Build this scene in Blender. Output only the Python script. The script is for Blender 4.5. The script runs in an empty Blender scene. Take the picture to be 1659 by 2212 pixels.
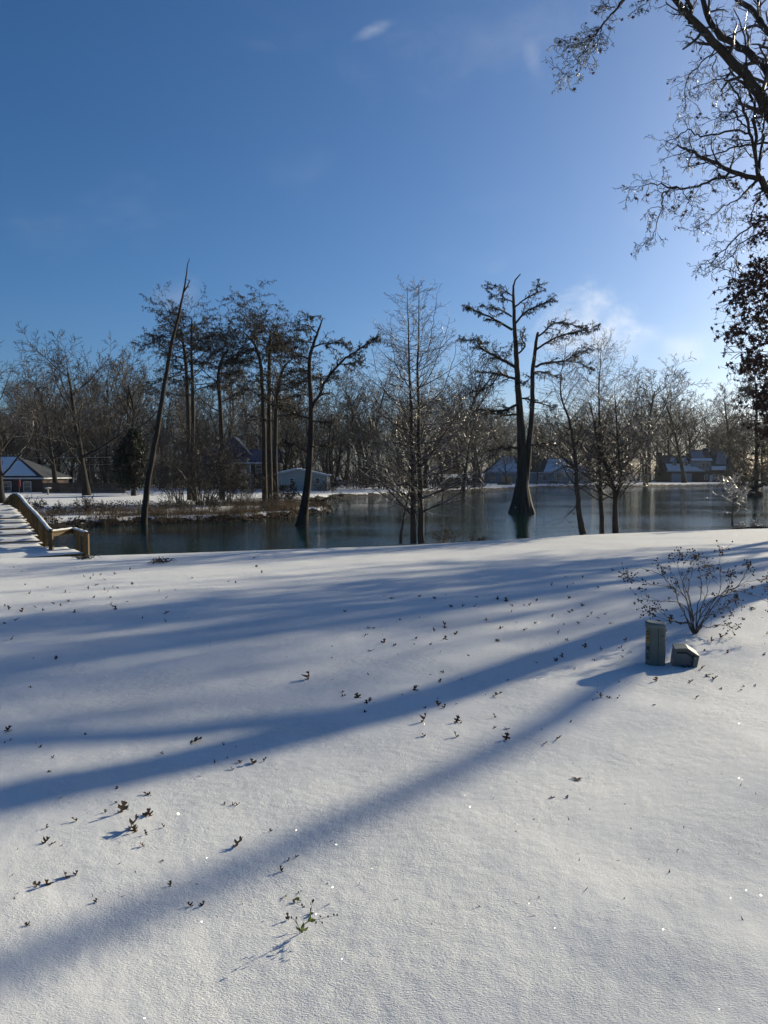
import bpy, math, random
import numpy as np
from mathutils import Vector

# ------------------------------------------------------------------ camera, sky, sun, exposure
F = 1659.0            # focal length in photo-view pixels (view 1659 x 2212)
CX, CY, HY = 829.5, 1106.0, 1020.0
CAM_Z = 3.4
PITCH = math.atan((CY - HY) / F)
SUN_AZ = math.radians(49.0)     # to the right of +Y
SUN_EL = math.radians(19.5)

scene = bpy.context.scene
cam_d = bpy.data.cameras.new("camera")
cam_d.sensor_fit = 'HORIZONTAL'; cam_d.sensor_width = 36.0; cam_d.lens = 36.0
cam_d.clip_start = 0.05; cam_d.clip_end = 3000.0
cam = bpy.data.objects.new("camera", cam_d)
scene.collection.objects.link(cam)
cam.location = (0, 0, CAM_Z)
cam.rotation_euler = (math.radians(90) - PITCH, 0, 0)
scene.camera = cam

world = bpy.data.worlds.new("World"); scene.world = world
world.use_nodes = True
SKY_STRENGTH = 0.078
SUN_STRENGTH = 5.0

sun_d = bpy.data.lights.new("sun", 'SUN')
sun_d.energy = SUN_STRENGTH; sun_d.angle = math.radians(0.9); sun_d.color = (1.0, 0.88, 0.64)
sun = bpy.data.objects.new("sun", sun_d)
scene.collection.objects.link(sun)
SUN_DIR = Vector((math.sin(SUN_AZ) * math.cos(SUN_EL), math.cos(SUN_AZ) * math.cos(SUN_EL), math.sin(SUN_EL)))
sun.rotation_euler = SUN_DIR.to_track_quat('Z', 'Y').to_euler()
sun.location = SUN_DIR * 300

scene.view_settings.view_transform = 'Standard'
scene.view_settings.look = 'None'
scene.view_settings.exposure = 0.45
scene.view_settings.gamma = 1.0
scene.view_settings.use_curve_mapping = False
scene.cycles.max_bounces = 6
scene.cycles.diffuse_bounces = 2
scene.cycles.glossy_bounces = 3
scene.cycles.transmission_bounces = 3
scene.cycles.sample_clamp_indirect = 6.0


def px(u, v):
    """direction of a photo-view pixel, scaled so that its y component is 1"""
    cx, cz = (u - CX) / F, (CY - v) / F
    c, s = math.cos(PITCH), math.sin(PITCH)
    d = Vector((cx, c + cz * s, -s + cz * c))
    return d / d.y


def P(u, v, Y):
    d = px(u, v)
    return Vector((d.x * Y, Y, CAM_Z + d.z * Y))


def W(u, v, z=0.0):
    d = px(u, v)
    t = (z - CAM_Z) / d.z
    return Vector((d.x * t, t, z))


# ---- world shader: physical sky with a few thin wind-torn clouds
def build_world():
    nt = world.node_tree; N = nt.nodes; L = nt.links
    N.clear()
    out = N.new('ShaderNodeOutputWorld'); bg = N.new('ShaderNodeBackground')
    sky = N.new('ShaderNodeTexSky'); sky.sky_type = 'NISHITA'; sky.sun_disc = False
    sky.sun_elevation = SUN_EL; sky.sun_rotation = SUN_AZ
    sky.altitude = 0.0; sky.air_density = 0.82; sky.dust_density = 1.3; sky.ozone_density = 5.5
    bg.inputs['Strength'].default_value = SKY_STRENGTH
    geo = N.new('ShaderNodeTexCoord')
    dirv = geo.outputs['Generated']

    def math_(op, a, b=None, c=None):
        n = N.new('ShaderNodeMath'); n.operation = op
        for i, x in enumerate((a, b, c)):
            if x is None: continue
            if isinstance(x, (int, float)): n.inputs[i].default_value = x
            else: L.new(x, n.inputs[i])
        return n.outputs[0]

    def dot(vec):
        n = N.new('ShaderNodeVectorMath'); n.operation = 'DOT_PRODUCT'
        L.new(dirv, n.inputs[0]); n.inputs[1].default_value = vec
        return n.outputs['Value']

    def noise(scale, detail, rough, dist, stretch, lac=2.1):
        m = N.new('ShaderNodeMapping'); L.new(dirv, m.inputs['Vector'])
        m.inputs['Scale'].default_value = stretch
        t = N.new('ShaderNodeTexNoise'); L.new(m.outputs[0], t.inputs['Vector'])
        t.inputs['Scale'].default_value = scale; t.inputs['Detail'].default_value = detail
        t.inputs['Roughness'].default_value = rough; t.inputs['Distortion'].default_value = dist
        t.inputs['Lacunarity'].default_value = lac
        return t.outputs[0]

    fine = noise(15.0, 8.0, 0.62, 0.35, (1, 1, 1.5))
    broad = noise(4.0, 4.0, 0.55, 0.3, (1, 1, 1.8))
    total = None
    # centre px, half sizes (rad), strength
    for (u, v, sx, sy, tilt, k) in ((1262, 700, .085, .050, -.1, .70), (1465, 750, .042, .028, 0, .30), (1345, 745, .09, .03, 0, .25),
                                     (803, 66, .036, .009, .40, .22), (1152, 125, .018, .045, .3, .12),
                                     (385, 640, .040, .024, .3, .12), (1050, 90, .20, .05, .1, .06)):
        c = px(u, v).normalized()
        r = Vector((c.y, -c.x, 0)).normalized(); up = r.cross(c)
        r2 = r * math.cos(tilt) + up * math.sin(tilt); u2 = up * math.cos(tilt) - r * math.sin(tilt)
        a = math_('DIVIDE', dot(r2), sx); b = math_('DIVIDE', dot(u2), sy)
        dist = math_('SQRT', math_('ADD', math_('MULTIPLY', a, a), math_('MULTIPLY', b, b)))
        front = math_('GREATER_THAN', dot(c), 0.0)
        e = math_('SUBTRACT', 1.0, dist)
        e = math_('ADD', e, math_('MULTIPLY', math_('SUBTRACT', fine, 0.5), 2.6))
        mr = N.new('ShaderNodeMapRange'); mr.interpolation_type = 'SMOOTHSTEP'
        L.new(e, mr.inputs[0]); mr.inputs[1].default_value = 0.0; mr.inputs[2].default_value = 1.5
        m = math_('MULTIPLY', math_('MULTIPLY', mr.outputs[0], front), k)
        total = m if total is None else math_('MAXIMUM', total, m)
    # sparse thin veils over the whole dome
    sp = N.new('ShaderNodeMapRange'); sp.interpolation_type = 'SMOOTHSTEP'
    L.new(broad, sp.inputs[0]); sp.inputs[1].default_value = .52; sp.inputs[2].default_value = .80
    veil = math_('MULTIPLY', math_('MULTIPLY', sp.outputs[0], fine), .14)
    total = math_('MAXIMUM', total, veil)
    # cloud light: brighter towards the sun
    sd = math_('MAXIMUM', dot(tuple(SUN_DIR)), 0.0)
    br = math_('ADD', 6.5, math_('MULTIPLY', math_('POWER', sd, 4.0), 8.5))
    colr = N.new('ShaderNodeVectorMath'); colr.operation = 'SCALE'
    colr.inputs[0].default_value = (0.97, 0.985, 1.0); L.new(br, colr.inputs['Scale'])
    mix = N.new('ShaderNodeMix'); mix.data_type = 'RGBA'
    L.new(total, mix.inputs[0]); hs = N.new('ShaderNodeHueSaturation'); hs.inputs['Saturation'].default_value = 1.12; hs.inputs['Hue'].default_value = 0.4985; L.new(sky.outputs[0], hs.inputs['Color']); L.new(hs.outputs[0], mix.inputs[6]); L.new(colr.outputs[0], mix.inputs[7])
    L.new(mix.outputs[2], bg.inputs['Color']); L.new(bg.outputs[0], out.inputs['Surface'])


build_world()

# ------------------------------------------------------------------ helpers
COL = scene.collection
RNG = random.Random(7)


def link(o, parent=None):
    COL.objects.link(o)
    if parent is not None: o.parent = parent
    return o


def tag(o, label=None, cat=None, group=None, kind=None):
    if label: o['label'] = label
    if cat: o['category'] = cat
    if group: o['group'] = group
    if kind: o['kind'] = kind
    return o


def thing(name, label, cat, loc=(0, 0, 0), rotz=0.0, group=None):
    o = bpy.data.objects.new(name, None)
    o.empty_display_size = 0.3
    o.location = loc; o.rotation_euler = (0, 0, rotz)
    link(o); tag(o, label, cat, group)
    return o


def copy_tree(o, parent=None):
    c = o.copy(); link(c, parent)
    for ch in list(o.children):
        copy_tree(ch, c)
    return c


class Acc:
    """collects geometry for ONE mesh object"""
    def __init__(self): self.v = []; self.f = []; self.n = 0

    def _add(self, verts, faces):
        verts = np.asarray(verts, dtype=np.float32).reshape(-1, 3)
        faces = np.asarray(faces, dtype=np.int32)
        self.v.append(verts); self.f.append(faces + self.n); self.n += len(verts)

    def faces(self, verts, faces):
        """mixed polygons"""
        base = self.n
        self.v.append(np.asarray(verts, dtype=np.float32).reshape(-1, 3)); self.n += len(verts)
        for f in faces: self.f.append(np.asarray([f], dtype=np.int32) + base)
        return self

    def tris(self, arr):
        arr = np.asarray(arr, dtype=np.float32).reshape(-1, 3, 3)
        self._add(arr, np.arange(len(arr) * 3).reshape(-1, 3)); return self

    def quads(self, arr):
        arr = np.asarray(arr, dtype=np.float32).reshape(-1, 4, 3)
        self._add(arr, np.arange(len(arr) * 4).reshape(-1, 4)); return self

    def box(self, x0, x1, y0, y1, z0, z1):
        v = [(x0, y0, z0), (x1, y0, z0), (x1, y1, z0), (x0, y1, z0), (x0, y0, z1), (x1, y0, z1), (x1, y1, z1), (x0, y1, z1)]
        f = [(0, 3, 2, 1), (4, 5, 6, 7), (0, 1, 5, 4), (1, 2, 6, 5), (2, 3, 7, 6), (3, 0, 4, 7)]
        self._add(v, f); return self

    def bar(self, a, b, w, h, up=(0, 0, 1)):
        a = Vector(a); b = Vector(b); d = (b - a).normalized(); up = Vector(up)
        s = d.cross(up)
        if s.length < 1e-4: s = d.cross(Vector((1, 0, 0)))
        s.normalize(); n = s.cross(d).normalized()
        s = s * w / 2; n = n * h / 2
        v = [a - s - n, a + s - n, a + s + n, a - s + n, b - s - n, b + s - n, b + s + n, b - s + n]
        f = [(0, 3, 2, 1), (4, 5, 6, 7), (0, 1, 5, 4), (1, 2, 6, 5), (2, 3, 7, 6), (3, 0, 4, 7)]
        self._add([tuple(x) for x in v], f); return self

    def prism(self, poly, ext):
        """extrude a 3D polygon (list of points) by vector ext"""
        n = len(poly); e = Vector(ext)
        v = [tuple(Vector(p)) for p in poly] + [tuple(Vector(p) + e) for p in poly]
        f = [list(range(n))[::-1], [n + i for i in range(n)]] + [[i, (i + 1) % n, n + (i + 1) % n, n + i] for i in range(n)]
        return self.faces(v, f)

    def tubes(self, paths, k=3, cap=False):
        groups = {}
        for p in paths: groups.setdefault(len(p[0]), []).append(p)
        for n, g in groups.items():
            Pt = np.array([q[0] for q in g], dtype=np.float64); R = np.array([q[1] for q in g], dtype=np.float64)
            T = np.gradient(Pt, axis=1)
            T /= np.linalg.norm(T, axis=2, keepdims=True) + 1e-9
            m = np.abs((Pt[:, -1] - Pt[:, 0])); m /= np.linalg.norm(m, axis=1, keepdims=True) + 1e-9
            ref = np.zeros((len(g), 3)); ref[np.arange(len(g)), np.argmin(m, axis=1)] = 1.0
            ref = np.repeat(ref[:, None, :], n, axis=1)
            Nn = np.cross(T, ref); Nn /= np.linalg.norm(Nn, axis=2, keepdims=True) + 1e-9
            B = np.cross(T, Nn)
            a = np.arange(k) * 2 * math.pi / k
            V = Pt[:, :, None, :] + R[:, :, None, None] * (np.cos(a)[None, None, :, None] * Nn[:, :, None, :] + np.sin(a)[None, None, :, None] * B[:, :, None, :])
            M = len(g)
            idx = np.arange(M * n * k).reshape(M, n, k)
            i0 = idx[:, :-1, :]; i1 = idx[:, 1:, :]
            q = np.stack([i0, np.roll(i0, -1, axis=2), np.roll(i1, -1, axis=2), i1], axis=-1).reshape(-1, 4)
            self._add(V.reshape(-1, 3), q)
            if cap and k > 3:
                base = self.n - M * n * k
                for mi in range(M):
                    self.f.append((idx[mi, -1, :][None, :] + base).astype(np.int32))
        return self

    def mesh(self, name, smooth=True, origin=None):
        me = bpy.data.meshes.new(name)
        V = np.concatenate(self.v) if self.v else np.zeros((0, 3), np.float32)
        if origin is not None: V = V - np.asarray(origin, dtype=np.float32)
        me.vertices.add(len(V)); me.vertices.foreach_set('co', V.astype(np.float32).ravel())
        tot = np.concatenate([np.full(len(f), f.shape[1], np.int32) for f in self.f])
        lv = np.concatenate([f.ravel() for f in self.f]).astype(np.int32)
        st = np.concatenate([[0], np.cumsum(tot)[:-1]]).astype(np.int32)
        me.loops.add(len(lv)); me.loops.foreach_set('vertex_index', lv)
        me.polygons.add(len(tot)); me.polygons.foreach_set('loop_start', st); me.polygons.foreach_set('loop_total', tot)
        me.polygons.foreach_set('use_smooth', np.full(len(tot), smooth))
        me.update(calc_edges=True); me.validate(verbose=False)
        return me

    def build(self, name, m, parent=None, smooth=False, origin=None):
        me = self.mesh(name, smooth, origin)
        if m is not None: me.materials.append(m)
        o = bpy.data.objects.new(name, me); link(o, parent)
        if parent is None and origin is not None: o.location = origin
        return o


def bevel(o, w=0.01, seg=2):
    md = o.modifiers.new("bevel", 'BEVEL'); md.width = w; md.segments = seg; md.limit_method = 'ANGLE'
    return o


# ---- numpy value noise
def vnoise(x, y, seed=0):
    xi = np.floor(x).astype(np.int64); yi = np.floor(y).astype(np.int64)
    xf = x - xi; yf = y - yi
    def h(a, b):
        n = (a * 374761393 + b * 668265263 + seed * 974634777) & 0x7fffffff
        n = ((n ^ (n >> 13)) * 1274126177) & 0x7fffffff
        n = (n ^ (n >> 16)) & 0x7fffffff
        return (n % 100003) / 100003.0
    sx = xf * xf * (3 - 2 * xf); sy = yf * yf * (3 - 2 * yf)
    a = h(xi, yi) * (1 - sx) + h(xi + 1, yi) * sx
    b = h(xi, yi + 1) * (1 - sx) + h(xi + 1, yi + 1) * sx
    return (a * (1 - sy) + b * sy) * 2 - 1


def sstep(a, b, x):
    t = np.clip((x - a) / (b - a), 0, 1); return t * t * (3 - 2 * t)


# ------------------------------------------------------------------ materials
MATS = {}


def new_mat(name):
    m = bpy.data.materials.new(name); m.use_nodes = True
    nt = m.node_tree; b = nt.nodes['Principled BSDF']
    MATS[name] = m
    return m, nt, nt.nodes, nt.links, b


def simple(name, col, rough=0.7, var=0.25, scale=8.0, bump=0.0, bscale=40.0, stretch=(1, 1, 1), spec=0.3, coat=0.0, metallic=0.0, snow=0.0, snow_lo=0.45):
    m, nt, N, L, b = new_mat(name)
    tc = N.new('ShaderNodeTexCoord')
    mp = N.new('ShaderNodeMapping'); L.new(tc.outputs['Object'], mp.inputs[0]); mp.inputs['Scale'].default_value = stretch
    n1 = N.new('ShaderNodeTexNoise'); L.new(mp.outputs[0], n1.inputs['Vector'])
    n1.inputs['Scale'].default_value = scale; n1.inputs['Detail'].default_value = 5; n1.inputs['Roughness'].default_value = .6
    cr = N.new('ShaderNodeValToRGB'); L.new(n1.outputs[0], cr.inputs[0])
    cr.color_ramp.elements[0].position = .3; cr.color_ramp.elements[1].position = .7
    cr.color_ramp.elements[0].color = tuple(c * (1 - var) for c in col) + (1,)
    cr.color_ramp.elements[1].color = tuple(min(1, c * (1 + var)) for c in col) + (1,)
    colo = cr.outputs[0]
    if snow > 0:
        ge = N.new('ShaderNodeNewGeometry'); sx = N.new('ShaderNodeSeparateXYZ'); L.new(ge.outputs['Normal'], sx.inputs[0])
        n2 = N.new('ShaderNodeTexNoise'); L.new(tc.outputs['Object'], n2.inputs['Vector']); n2.inputs['Scale'].default_value = 2.3; n2.inputs['Detail'].default_value = 4
        ad = N.new('ShaderNodeMath'); ad.operation = 'MULTIPLY_ADD'; L.new(n2.outputs[0], ad.inputs[0]); ad.inputs[1].default_value = 1.6; L.new(sx.outputs[2], ad.inputs[2])
        mr = N.new('ShaderNodeMapRange'); L.new(ad.outputs[0], mr.inputs[0])
        mr.inputs[1].default_value = snow_lo + .8; mr.inputs[2].default_value = snow_lo + .95; mr.inputs[4].default_value = snow
        mx = N.new('ShaderNodeMix'); mx.data_type = 'RGBA'; L.new(mr.outputs[0], mx.inputs[0]); L.new(colo, mx.inputs[6]); mx.inputs[7].default_value = (.78, .8, .83, 1)
        colo = mx.outputs[2]
    L.new(colo, b.inputs['Base Color'])
    b.inputs['Roughness'].default_value = rough
    b.inputs['Specular IOR Level'].default_value = spec
    b.inputs['Metallic'].default_value = metallic
    if coat > 0:
        b.inputs['Coat Weight'].default_value = coat; b.inputs['Coat Roughness'].default_value = .2; b.inputs['Coat IOR'].default_value = 1.31
    if bump > 0:
        n3 = N.new('ShaderNodeTexNoise'); L.new(mp.outputs[0], n3.inputs['Vector']); n3.inputs['Scale'].default_value = bscale; n3.inputs['Detail'].default_value = 4
        bp = N.new('ShaderNodeBump'); bp.inputs['Strength'].default_value = bump; bp.inputs['Distance'].default_value = 0.02
        L.new(n3.outputs[0], bp.inputs['Height']); L.new(bp.outputs[0], b.inputs['Normal'])
    return m


def leaf_mat(name, col, trans=0.35, var=.35, rough=.55, scale=30.0):
    m = simple(name, col, rough, var, scale, spec=.25)
    nt = m.node_tree; N = nt.nodes; L = nt.links; b = N['Principled BSDF']; out = N['Material Output']
    tr = N.new('ShaderNodeBsdfTranslucent'); cr = [n for n in N if n.type == 'VALTORGB'][0]
    L.new(cr.outputs[0], tr.inputs['Color'])
    mx = N.new('ShaderNodeMixShader'); mx.inputs[0].default_value = trans
    L.new(b.outputs[0], mx.inputs[1]); L.new(tr.outputs[0], mx.inputs[2]); L.new(mx.outputs[0], out.inputs['Surface'])
    return m


def snow_material(name, soil=False, sparkle=True, grain=1.0):
    m, nt, N, L, b = new_mat(name)
    tc = N.new('ShaderNodeTexCoord'); pos = tc.outputs['Object']
    if soil:
        pos_n = N.new('ShaderNodeNewGeometry'); pos = pos_n.outputs['Position']
    def noise(scale, det, rough=.55, vec=None, stretch=None):
        v = pos if vec is None else vec
        if stretch:
            mp = N.new('ShaderNodeMapping'); L.new(v, mp.inputs[0]); mp.inputs['Scale'].default_value = stretch
            mp.inputs['Rotation'].default_value = (0, 0, math.radians(-25)); v = mp.outputs[0]
        t = N.new('ShaderNodeTexNoise'); L.new(v, t.inputs['Vector']); t.inputs['Scale'].default_value = scale
        t.inputs['Detail'].default_value = det; t.inputs['Roughness'].default_value = rough
        return t.outputs[0]
    def mth(op, a, c=None, d=None):
        n = N.new('ShaderNodeMath'); n.operation = op
        for i, x in enumerate((a, c, d)):
            if x is None: continue
            if isinstance(x, (int, float)): n.inputs[i].default_value = x
            else: L.new(x, n.inputs[i])
        return n.outputs[0]
    # grain: crusty centimetre relief over a broader ripple
    h1 = noise(88, 3, .6, None, (1.0, 2.4, 1.0)); h2 = noise(16, 3, .5); h3 = noise(190, 2, .6)
    h = mth('ADD', mth('MULTIPLY', h1, .0085 * grain), mth('ADD', mth('MULTIPLY', h2, .012 * grain), mth('MULTIPLY', h3, .0035 * grain)))
    bp = N.new('ShaderNodeBump'); bp.inputs['Strength'].default_value = 0.78; bp.inputs['Distance'].default_value = 1.0
    pm = N.new('ShaderNodeMapRange'); L.new(noise(.9, 3), pm.inputs[0]); pm.inputs[1].default_value = .35; pm.inputs[2].default_value = .65; pm.inputs[3].default_value = .30; pm.inputs[4].default_value = 1.0
    L.new(mth('MULTIPLY', h, pm.outputs[0]), bp.inputs['Height'])
    base = N.new('ShaderNodeMix'); base.data_type = 'RGBA'
    L.new(noise(3.0, 4), base.inputs[0]); base.inputs[6].default_value = (.63, .645, .66, 1); base.inputs[7].default_value = (.69, .705, .715, 1)
    colo = base.outputs[2]
    if soil:
        sx = N.new('ShaderNodeSeparateXYZ'); L.new(pos, sx.inputs[0])
        nz = noise(.9, 5, .65)
        edge = mth('ADD', sx.outputs[2], mth('MULTIPLY', mth('SUBTRACT', nz, .5), -1.1))
        mr = N.new('ShaderNodeMapRange'); L.new(edge, mr.inputs[0]); mr.inputs[1].default_value = .34; mr.inputs[2].default_value = .28
        far = N.new('ShaderNodeMapRange'); L.new(sx.outputs[1], far.inputs[0]); far.inputs[1].default_value = 22; far.inputs[2].default_value = 27
        fac = mth('MULTIPLY', mr.outputs[0], far.outputs[0])
        mx = N.new('ShaderNodeMix'); mx.data_type = 'RGBA'; L.new(fac, mx.inputs[0]); L.new(colo, mx.inputs[6]); mx.inputs[7].default_value = (.035, .027, .02, 1)
        colo = mx.outputs[2]
    L.new(colo, b.inputs['Base Color']); b.inputs['Roughness'].default_value = .75; b.inputs['Specular IOR Level'].default_value = .12
    L.new(bp.outputs[0], b.inputs['Normal'])
    if sparkle:
        # single ice crystals: every cell has its own facet direction, few cells are bare facets
        vo = N.new('ShaderNodeTexVoronoi'); vo.voronoi_dimensions = '3D'; L.new(pos, vo.inputs['Vector']); vo.inputs['Scale'].default_value = 300
        sep = N.new('ShaderNodeSeparateColor'); L.new(vo.outputs['Color'], sep.inputs[0])
        pick = mth('GREATER_THAN', sep.outputs[2], .90)
        near = mth('LESS_THAN', vo.outputs['Distance'], .42)
        sub = N.new('ShaderNodeVectorMath'); sub.operation = 'SUBTRACT'; L.new(vo.outputs['Color'], sub.inputs[0]); sub.inputs[1].default_value = (.5, .5, .5)
        scl = N.new('ShaderNodeVectorMath'); scl.operation = 'MULTIPLY'; L.new(sub.outputs[0], scl.inputs[0]); scl.inputs[1].default_value = (2.6, 2.6, 0)
        addn = N.new('ShaderNodeVectorMath'); addn.operation = 'ADD'; L.new(scl.outputs[0], addn.inputs[0]); addn.inputs[1].default_value = (0, 0, 1)
        nrm = N.new('ShaderNodeVectorMath'); nrm.operation = 'NORMALIZE'; L.new(addn.outputs[0], nrm.inputs[0])
        gl = N.new('ShaderNodeBsdfGlossy'); gl.inputs['Roughness'].default_value = .085; gl.inputs['Color'].default_value = (.9, .9, .9, 1); L.new(nrm.outputs[0], gl.inputs['Normal'])
        mxs = N.new('ShaderNodeMixShader'); L.new(mth('MULTIPLY', mth('MULTIPLY', pick, near), .16), mxs.inputs[0])
        L.new(b.outputs[0], mxs.inputs[1]); L.new(gl.outputs[0], mxs.inputs[2]); L.new(mxs.outputs[0], N['Material Output'].inputs['Surface'])
    return m


M_SNOW_GROUND = snow_material('snow_ground', soil=True)
M_SNOW = snow_material('snow_cap', soil=False, sparkle=False, grain=.8)
M_SNOWFAR = simple('snow_far', (.64, .67, .71), .8, .05, 3.0, spec=.1)
M_BARK = simple('bark_dark', (.032, .027, .023), .9, .45, 7.0, .9, 22.0, (1, 1, .25), spec=.2)
M_BARK_CY = simple('bark_cypress', (.044, .035, .028), .9, .45, 5.0, 1.0, 16.0, (1.4, 1.4, .16), spec=.2)
M_BARK_NEAR = simple('bark_near', (.045, .036, .029), .85, .45, 14.0, 1.0, 30.0, (1.5, 1.5, .2), spec=.25, snow=.5, snow_lo=.62)
M_TWIG = simple('twig_iced', (.040, .032, .027), .6, .35, 3.0, spec=.25, coat=.25)
M_TWIG_SNOW = simple('twig_iced_snow', (.046, .036, .028), .5, .35, 3.0, spec=.4, coat=.4, snow=.6, snow_lo=.78)
M_TWIG_ICE = simple('twig_glazed', (.16, .14, .125), .35, .3, 6.0, spec=.5, coat=.8, snow=.9, snow_lo=.35)
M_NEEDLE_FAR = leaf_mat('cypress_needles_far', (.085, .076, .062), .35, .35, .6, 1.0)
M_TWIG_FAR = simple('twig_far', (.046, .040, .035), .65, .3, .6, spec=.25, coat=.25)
M_BRUSH = simple('brush_brown', (.036, .029, .024), .7, .4, 2.0, spec=.3, coat=.3)
M_NEEDLE = leaf_mat('cypress_needles', (.030, .027, .018), .25, .4, .65, 4.0)
M_EVERGREEN = leaf_mat('evergreen_leaves', (.022, .030, .020), .15, .4, .5, 4.0)
M_OAKLEAF = leaf_mat('oak_leaves_on_tree', (.038, .018, .012), .2, .45, .6, 6.0)
M_DRYLEAF = leaf_mat('dry_leaf', (.090, .042, .021), .3, .5, .6, 28.0)
M_DRYLEAF2 = leaf_mat('dry_leaf_grey', (.080, .056, .038), .3, .5, .7, 28.0)
M_DRYLEAF3 = leaf_mat('dry_leaf_dark', (.055, .030, .018), .25, .5, .65, 28.0)
M_GREENLEAF = leaf_mat('weed_green', (.115, .150, .040), .4, .4, .5, 30.0)
M_GRASS = leaf_mat('dry_grass', (.088, .064, .041), .3, .35, .7, 6.0)
M_WOOD = simple('weathered_timber', (.100, .066, .031), .75, .4, 9.0, .5, 30.0, (3, 3, .6), spec=.25)
def vary_by_object(m, lo=.65, hi=1.3):
    nt = m.node_tree; N = nt.nodes; L = nt.links; b = N['Principled BSDF']; src = b.inputs['Base Color'].links[0].from_socket
    oi = N.new('ShaderNodeObjectInfo'); mr = N.new('ShaderNodeMapRange'); L.new(oi.outputs['Random'], mr.inputs[0]); mr.inputs[3].default_value = lo; mr.inputs[4].default_value = hi
    sc = N.new('ShaderNodeVectorMath'); sc.operation = 'SCALE'; L.new(src, sc.inputs[0]); L.new(mr.outputs[0], sc.inputs['Scale']); L.new(sc.outputs[0], b.inputs['Base Color'])


vary_by_object(M_WOOD)
M_PEDESTAL = simple('pedestal_green', (.110, .125, .108), .5, .16, 9.0, .15, 60.0, spec=.4)
M_PEDCAP = simple('pedestal_cap', (.125, .140, .124), .5, .14, 9.0, .1, 60.0, spec=.4)
M_PANEL = simple('box_panel', (.085, .105, .115), .5, .15, 9.0, .15, 50.0, spec=.4)
M_STICKER = simple('sticker_yellow', (.42, .24, .03), .5, .12, 30.0, spec=.4)
M_BLACK = simple('print_black', (.015, .015, .015), .6, .1, 10.0)
# ------------------------------------------------------------------ terrain
CREST = [(-60, 19.0, .80), (-25, 22.0, .78), (-9.3, 24.5, .77), (-3.5, 25.5, .894), (0, 26.3, .927), (2.8, 27.2, .974), (7.6, 29.5, 1.053), (12.7, 31.5, 1.065), (16.5, 33.0, 1.053), (40, 38, 1.1), (120, 50, 1.3)]
CRX = np.array([c[0] for c in CREST]); CRY = np.array([c[1] for c in CREST]); CRZ = np.array([c[2] for c in CREST])
SHORE = [(-400, 30), (-60, 40), (-32, 43), (-24, 45.2), (-19, 48.5), (-14, 51.0), (-10, 53.5), (-7.3, 58), (-5.4, 64), (-5.0, 70), (-7.5, 77), (-8.5, 92), (-6, 106), (3, 117), (14, 136), (36, 172), (70, 187), (110, 202), (400, 300)]


def shore_dist(x, y):
    """signed distance to the far shoreline: positive on the far land"""
    x = np.asarray(x, float); y = np.asarray(y, float)
    best = np.full(x.shape, 1e9)
    for (ax, ay), (bx, by) in zip(SHORE[:-1], SHORE[1:]):
        dx, dy = bx - ax, by - ay
        t = np.clip(((x - ax) * dx + (y - ay) * dy) / (dx * dx + dy * dy), 0, 1)
        best = np.minimum(best, np.hypot(x - ax - t * dx, y - ay - t * dy))
    # inside test against polygon closed far behind
    poly = SHORE + [(400, 3000), (-400, 3000)]
    inside = np.zeros(x.shape, bool)
    j = len(poly) - 1
    for i in range(len(poly)):
        xi, yi = poly[i]; xj, yj = poly[j]
        cond = ((yi > y) != (yj > y))
        with np.errstate(divide='ignore', invalid='ignore'):
            xx = (xj - xi) * (y - yi) / ((yj - yi) if yj != yi else 1e-9) + xi
        inside ^= (cond & (x < xx)); j = i
    return np.where(inside, best, -best)


def height(x, y, fine=True):
    x = np.asarray(x, float); y = np.asarray(y, float)
    yc = np.interp(x, CRX, CRY); zc = np.interp(x, CRX, CRZ)
    s = y / yc
    lawn = np.where(s < 0, 1.8 - .02 * np.maximum(y, -40), 1.8 + (zc - 1.8) * np.clip(s, 0, 1))
    over = y - yc
    lawn = lawn - np.where(over > -1.5, .035 * np.clip(over + 1.5, 0, 6) ** 2, 0)
    near = np.maximum(lawn - np.where(over > 1.0, .45 * (over - 1.0), 0), -1.2)
    sd = shore_dist(x, y)
    wob = vnoise(x * .35, y * .35, 5) * .9 + vnoise(x * 1.1, y * 1.1, 6) * .35
    sd2 = sd + wob * np.clip(1 - np.abs(sd) / 8, 0, 1)
    far = -1.2 + 1.2 * sstep(-2.0, 0.0, sd2) + .42 * sstep(0.0, 1.1, sd2) + .10 * sstep(1.0, 18, sd2) + .08 * vnoise(x * .12, y * .12, 9) * sstep(0, 6, sd2)
    z = np.where(y > yc + 8, far, near)
    z = np.maximum(z, np.where(y > yc + 8, -2, -1.2))
    if fine:
        d = np.hypot(x, y)
        a = np.clip(1 - d / 45, 0, 1)
        z = z + a * (.030 * vnoise(x * .55, y * .55, 1) + .012 * vnoise(x * 1.6 + .3 * y, y * 1.6, 2) + .0045 * vnoise(x * 4.6, y * 4.6, 3)) \
              + np.clip(1 - d / 14, 0, 1) * (.0022 * vnoise(x * 14, y * 14, 4) + .0016 * vnoise(x * 31, y * 31, 8))
    return z


def vn1(x, y, seed):
    xi = math.floor(x); yi = math.floor(y); xf = x - xi; yf = y - yi
    def h(a, b):
        n = (a * 374761393 + b * 668265263 + seed * 974634777) & 0x7fffffff
        n = ((n ^ (n >> 13)) * 1274126177) & 0x7fffffff
        n = (n ^ (n >> 16)) & 0x7fffffff
        return (n % 100003) / 100003.0
    sx = xf * xf * (3 - 2 * xf); sy = yf * yf * (3 - 2 * yf)
    a = h(xi, yi) * (1 - sx) + h(xi + 1, yi) * sx
    b = h(xi, yi + 1) * (1 - sx) + h(xi + 1, yi + 1) * sx
    return (a * (1 - sy) + b * sy) * 2 - 1


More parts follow.
